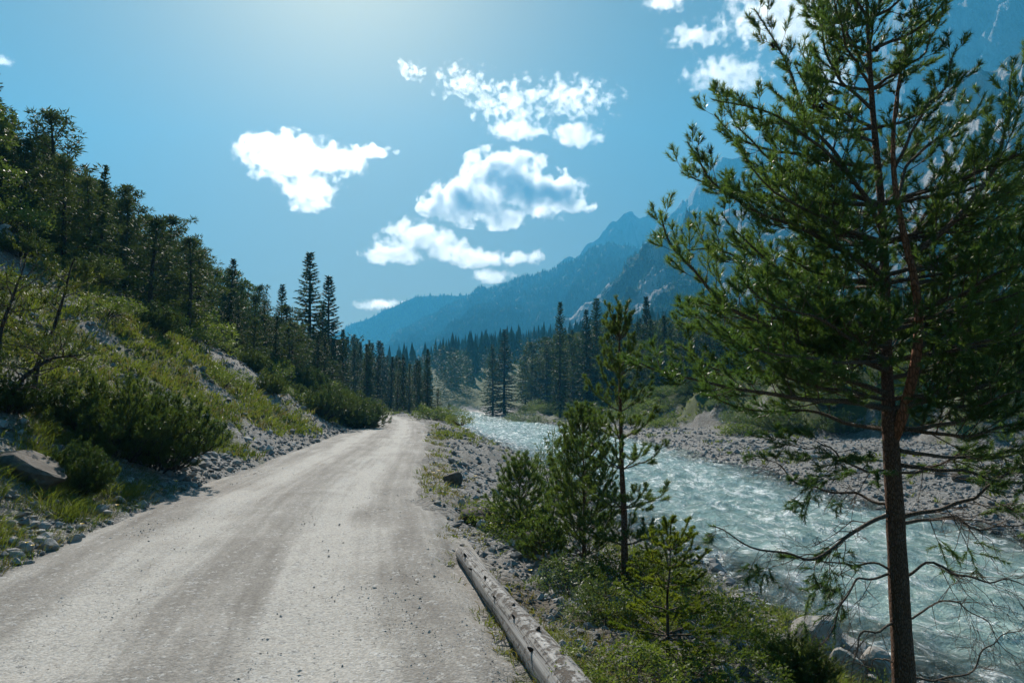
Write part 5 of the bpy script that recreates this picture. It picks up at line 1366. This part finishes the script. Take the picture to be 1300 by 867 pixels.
P[:, 2] = np.array(hz(P[:, 0], P[:, 1])); P[:, 2] = np.linspace(P[0, 2], P[-8:, 2].mean(), 46) + rad * .80 + .01
k = 22; T_, U_, W_ = frame(np.gradient(P, axis=0)); aa = np.arange(k) / k * 6.283
ang = aa[None] + 0 * rad[:, None]; L_ = np.linspace(0, np.linalg.norm(e_ - a_), 46)
rr_ = rad[:, None] * (1 + .09 * fbm(np.cos(ang) * 1.4, np.sin(ang) * 1.4, L_[:, None] * 1.3, 3, 12))
VV = P[:, None] + rr_[..., None] * (U_[:, None] * np.cos(aa)[None, :, None] + W_[:, None] * np.sin(aa)[None, :, None])
gr = np.stack([np.cos(ang) * .14, np.sin(ang) * .14, L_[:, None] + 0 * ang], -1).reshape(-1, 3)
i_ = np.arange(46 * k).reshape(46, k); j_ = np.roll(i_, -1, 1); Fq = np.stack([i_[:-1], j_[:-1], j_[1:], i_[1:]], -1).reshape(-1, 4)
V_ = np.vstack([VV.reshape(-1, 3), P[:1], P[-1:]]); gr = np.vstack([gr, [[0, 0, 0]], [[0, 0, L_[-1]]]])
Ft = np.vstack([np.stack([j_[0], i_[0], np.full(k, 46 * k)], 1), np.stack([i_[-1], j_[-1], np.full(k, 46 * k + 1)], 1)])
log = empty('fallen_log', tuple(a_)); tag(log, 'long weathered grey log lying along the right edge of the road', 'log')
link('log_stem', mesh('log_stem', V_ - a_, [Fq, Ft], LOGM, True, {'grain': gr}), log)
rl = np.random.default_rng(5)
for f, u in ((.12, 1.0), (.22, .6), (.30, 1.2), (.42, .8), (.47, 1.5), (.52, 1.0), (.58, 1.7), (.63, .7)):
    ii = int(f * 45); n_ = unit(np.array([dl[1], -dl[0], 0]) * -math.cos(u) * -1 + np.array([0, 0, 1.0]) * math.sin(u)); c_ = P[ii] + n_ * rad[ii] * .92 - a_; ln_ = rl.uniform(.025, .055)
    V, F = tube(np.array([c_ - n_ * .02, c_ + n_ * ln_ * .6, c_ + n_ * ln_ + dl * .012]), np.array([.014, .011, .006]) * rl.uniform(.7, 1.2), 7, rough=.15, seed=ii); link('knot', mesh('knot', V, F, BARK_D), log)
# ------------------------------------------------------------------ clouds: real volumes beyond the valley air
CLOUD_Y = 7000.0
CLOUD_STEP = 0.4
def cloud(label, lobes, dens=0.006, nscale=0.0050, cut=0.5, soft=0.25, thick=0.6, wisp=0.3, group=None, seed=0.0, rgh=0.62, aniso=0.6, core=1.5):
    """lobes: (photo x, y, half width px, half height px); they become ellipsoids of vapour eaten away by noise"""
    k = CLOUD_Y / FPX
    L = []
    for (px, py, a, b) in lobes:
        c = at(px, py, CLOUD_Y); L.append((c, np.array([a * k, max(a, b) * k * thick, b * k])))
    base = np.mean([c for c, _ in L], 0)
    t = NT('cloud_vapour'); p = t.obj()
    nw = t.n('TexNoise', {'Vector': p, 'Scale': nscale * 0.6, 'Detail': 2.0, 'Roughness': 0.5}).outputs['Color']
    wp = t.n('VectorMath', {0: p, 1: t.n('VectorMath', {0: t.n('VectorMath', {0: nw, 1: (0.5, 0.5, 0.5)}, operation='SUBTRACT').outputs[0], 'Scale': wisp / nscale * 0.9}, operation='SCALE').outputs[0]}, operation='ADD').outputs[0]
    acc = None
    for c, rad in L:
        q = t.n('VectorMath', {0: t.n('VectorMath', {0: wp, 1: tuple(c - base)}, operation='SUBTRACT').outputs[0], 1: tuple(1 / rad)}, operation='MULTIPLY').outputs[0]
        f = t.math('SUBTRACT', 1.0, t.n('VectorMath', {0: q}, operation='LENGTH').outputs['Value'])
        acc = f if acc is None else t.math('MAXIMUM', acc, f)
    nz = t.n('TexNoise', {'Vector': t.n('VectorMath', {0: p, 1: (seed, seed * 2, seed)}, operation='ADD').outputs[0], 'Scale': nscale, 'Detail': 7.0, 'Roughness': rgh}).outputs['Fac']
    sh = t.math('ADD', t.math('MULTIPLY', t.math('SUBTRACT', nz, 0.5), 4.6), t.math('SUBTRACT', t.math('MULTIPLY', acc, 1.5), cut))
    den = t.math('MULTIPLY', t.math('ADD', t.rng(sh, 0.0, soft, 0, 1), t.rng(sh, 0.25, 1.1, 0, core)), dens)
    v = t.n('VolumePrincipled', {'Color': (0.985, 0.985, 0.985, 1), 'Density': den, 'Anisotropy': aniso})
    t.t.links.new(v.outputs[0], t.out.inputs['Volume'])
    try: t.m.cycles.volume_step_rate = CLOUD_STEP
    except Exception: pass
    try: t.m.volume_intersection_method = 'FAST'
    except Exception: pass
    bm = bmesh.new()
    for c, rad in L:
        r = bmesh.ops.create_icosphere(bm, subdivisions=2, radius=1.0)
        for vtx in r['verts']: vtx.co = Vector((c - base) + np.array(vtx.co) * rad * 1.12)
    h = bmesh.ops.convex_hull(bm, input=bm.verts[:])
    bmesh.ops.delete(bm, geom=list({g for g in h['geom_interior'] + h['geom_unused'] if isinstance(g, bmesh.types.BMVert)}), context='VERTS')
    me = bpy.data.meshes.new('cloud'); bm.to_mesh(me); bm.free(); me.materials.append(t.m)
    o = link('cloud', me, None, tuple(base)); tag(o, label, 'cloud', group)
    return o

cloud('dazzling white cloud nearest the sun, ragged along its lower edge', [(365, 200, 70, 36), (425, 203, 60, 22), (335, 185, 40, 20), (392, 240, 46, 30), (398, 262, 30, 14), (470, 192, 40, 8)], .0052, .0072, .42, .35, seed=3, aniso=.82, core=0.3)
cloud('largest heaped cloud with a grey heart and bright rims above the ridge', [(640, 225, 68, 40), (690, 245, 64, 30), (592, 256, 58, 32), (640, 275, 36, 18), (560, 262, 34, 22), (732, 262, 26, 12)], .0075, .0052, .30, .22, seed=11, core=2.0)
cloud('lower white cloud trailing down to the left below the largest one', [(530, 298, 48, 24), (497, 322, 42, 15), (565, 316, 36, 16)], .0045, .0062, .32, .25, seed=17, core=2.0)
cloud('row of small white heaps just above the wooded shoulder', [(605, 328, 46, 14), (655, 328, 28, 13), (622, 350, 32, 10)], .004, .0075, .35, .25, seed=23)
cloud('tiny round white puff right of the row of small heaps', [(683, 325, 13, 13)], .004, .012, .30, .25, seed=29)
cloud('small low cloud bank just above the far left end of the ridge', [(482, 387, 36, 9)], .003, .012, .35, .3, seed=31)
cloud('field of broken little white puffs in the upper middle of the sky', [(650, 132, 95, 56), (725, 125, 100, 52), (590, 104, 70, 36), (520, 88, 40, 26)], .0040, .0110, 1.0, .22, .3, .8, seed=37, rgh=.55)
cloud('flat based white cloudlet under the field of broken puffs', [(732, 172, 38, 17), (655, 165, 44, 12)], .004, .0085, .35, .25, seed=41)
cloud('bright broken cloud behind the top of the big pine', [(1000, 25, 110, 60), (925, 95, 70, 34), (1050, 100, 60, 50), (945, 160, 34, 16), (880, 45, 50, 22)], .0036, .0085, .52, .3, .3, .7, seed=43)
cloud('small white cloud cut off by the top edge left of the big pine', [(845, 4, 34, 12)], .003, .0095, .38, .3, seed=47)
cloud('scrap of white cloud at the left edge of the sky', [(4, 78, 18, 8)], .003, .014, .32, .3, seed=53)
# ------------------------------------------------------------------ valley air
def build_haze():
    t = NT('valley_haze')
    v = t.n('VolumePrincipled', {'Color': (0.11, 0.58, 1.0, 1), 'Density': HAZE_D, 'Anisotropy': 0.15})
    t.t.links.new(v.outputs[0], t.out.inputs['Volume'])
    top = EYE
    for ob in bpy.data.objects:
        if ob.type == 'MESH' and ob.name.startswith('mountain'): top = max(top, max(v.co.z for v in ob.data.vertices))
    x0, x1, y0, y1, z0, z1 = -2900, 2900, -2900, 2900, -40, top + 25
    V = np.array([(x, y, z) for z in (z0, z1) for y in (y0, y1) for x in (x0, x1)], float)
    F = np.array([(0, 2, 3, 1), (4, 5, 7, 6), (0, 1, 5, 4), (2, 6, 7, 3), (0, 4, 6, 2), (1, 3, 7, 5)])
    o = link('haze', mesh('haze', V, F, t.m)); tag(o, kind='stuff')
HAZE_D = 3.2e-4
build_haze()
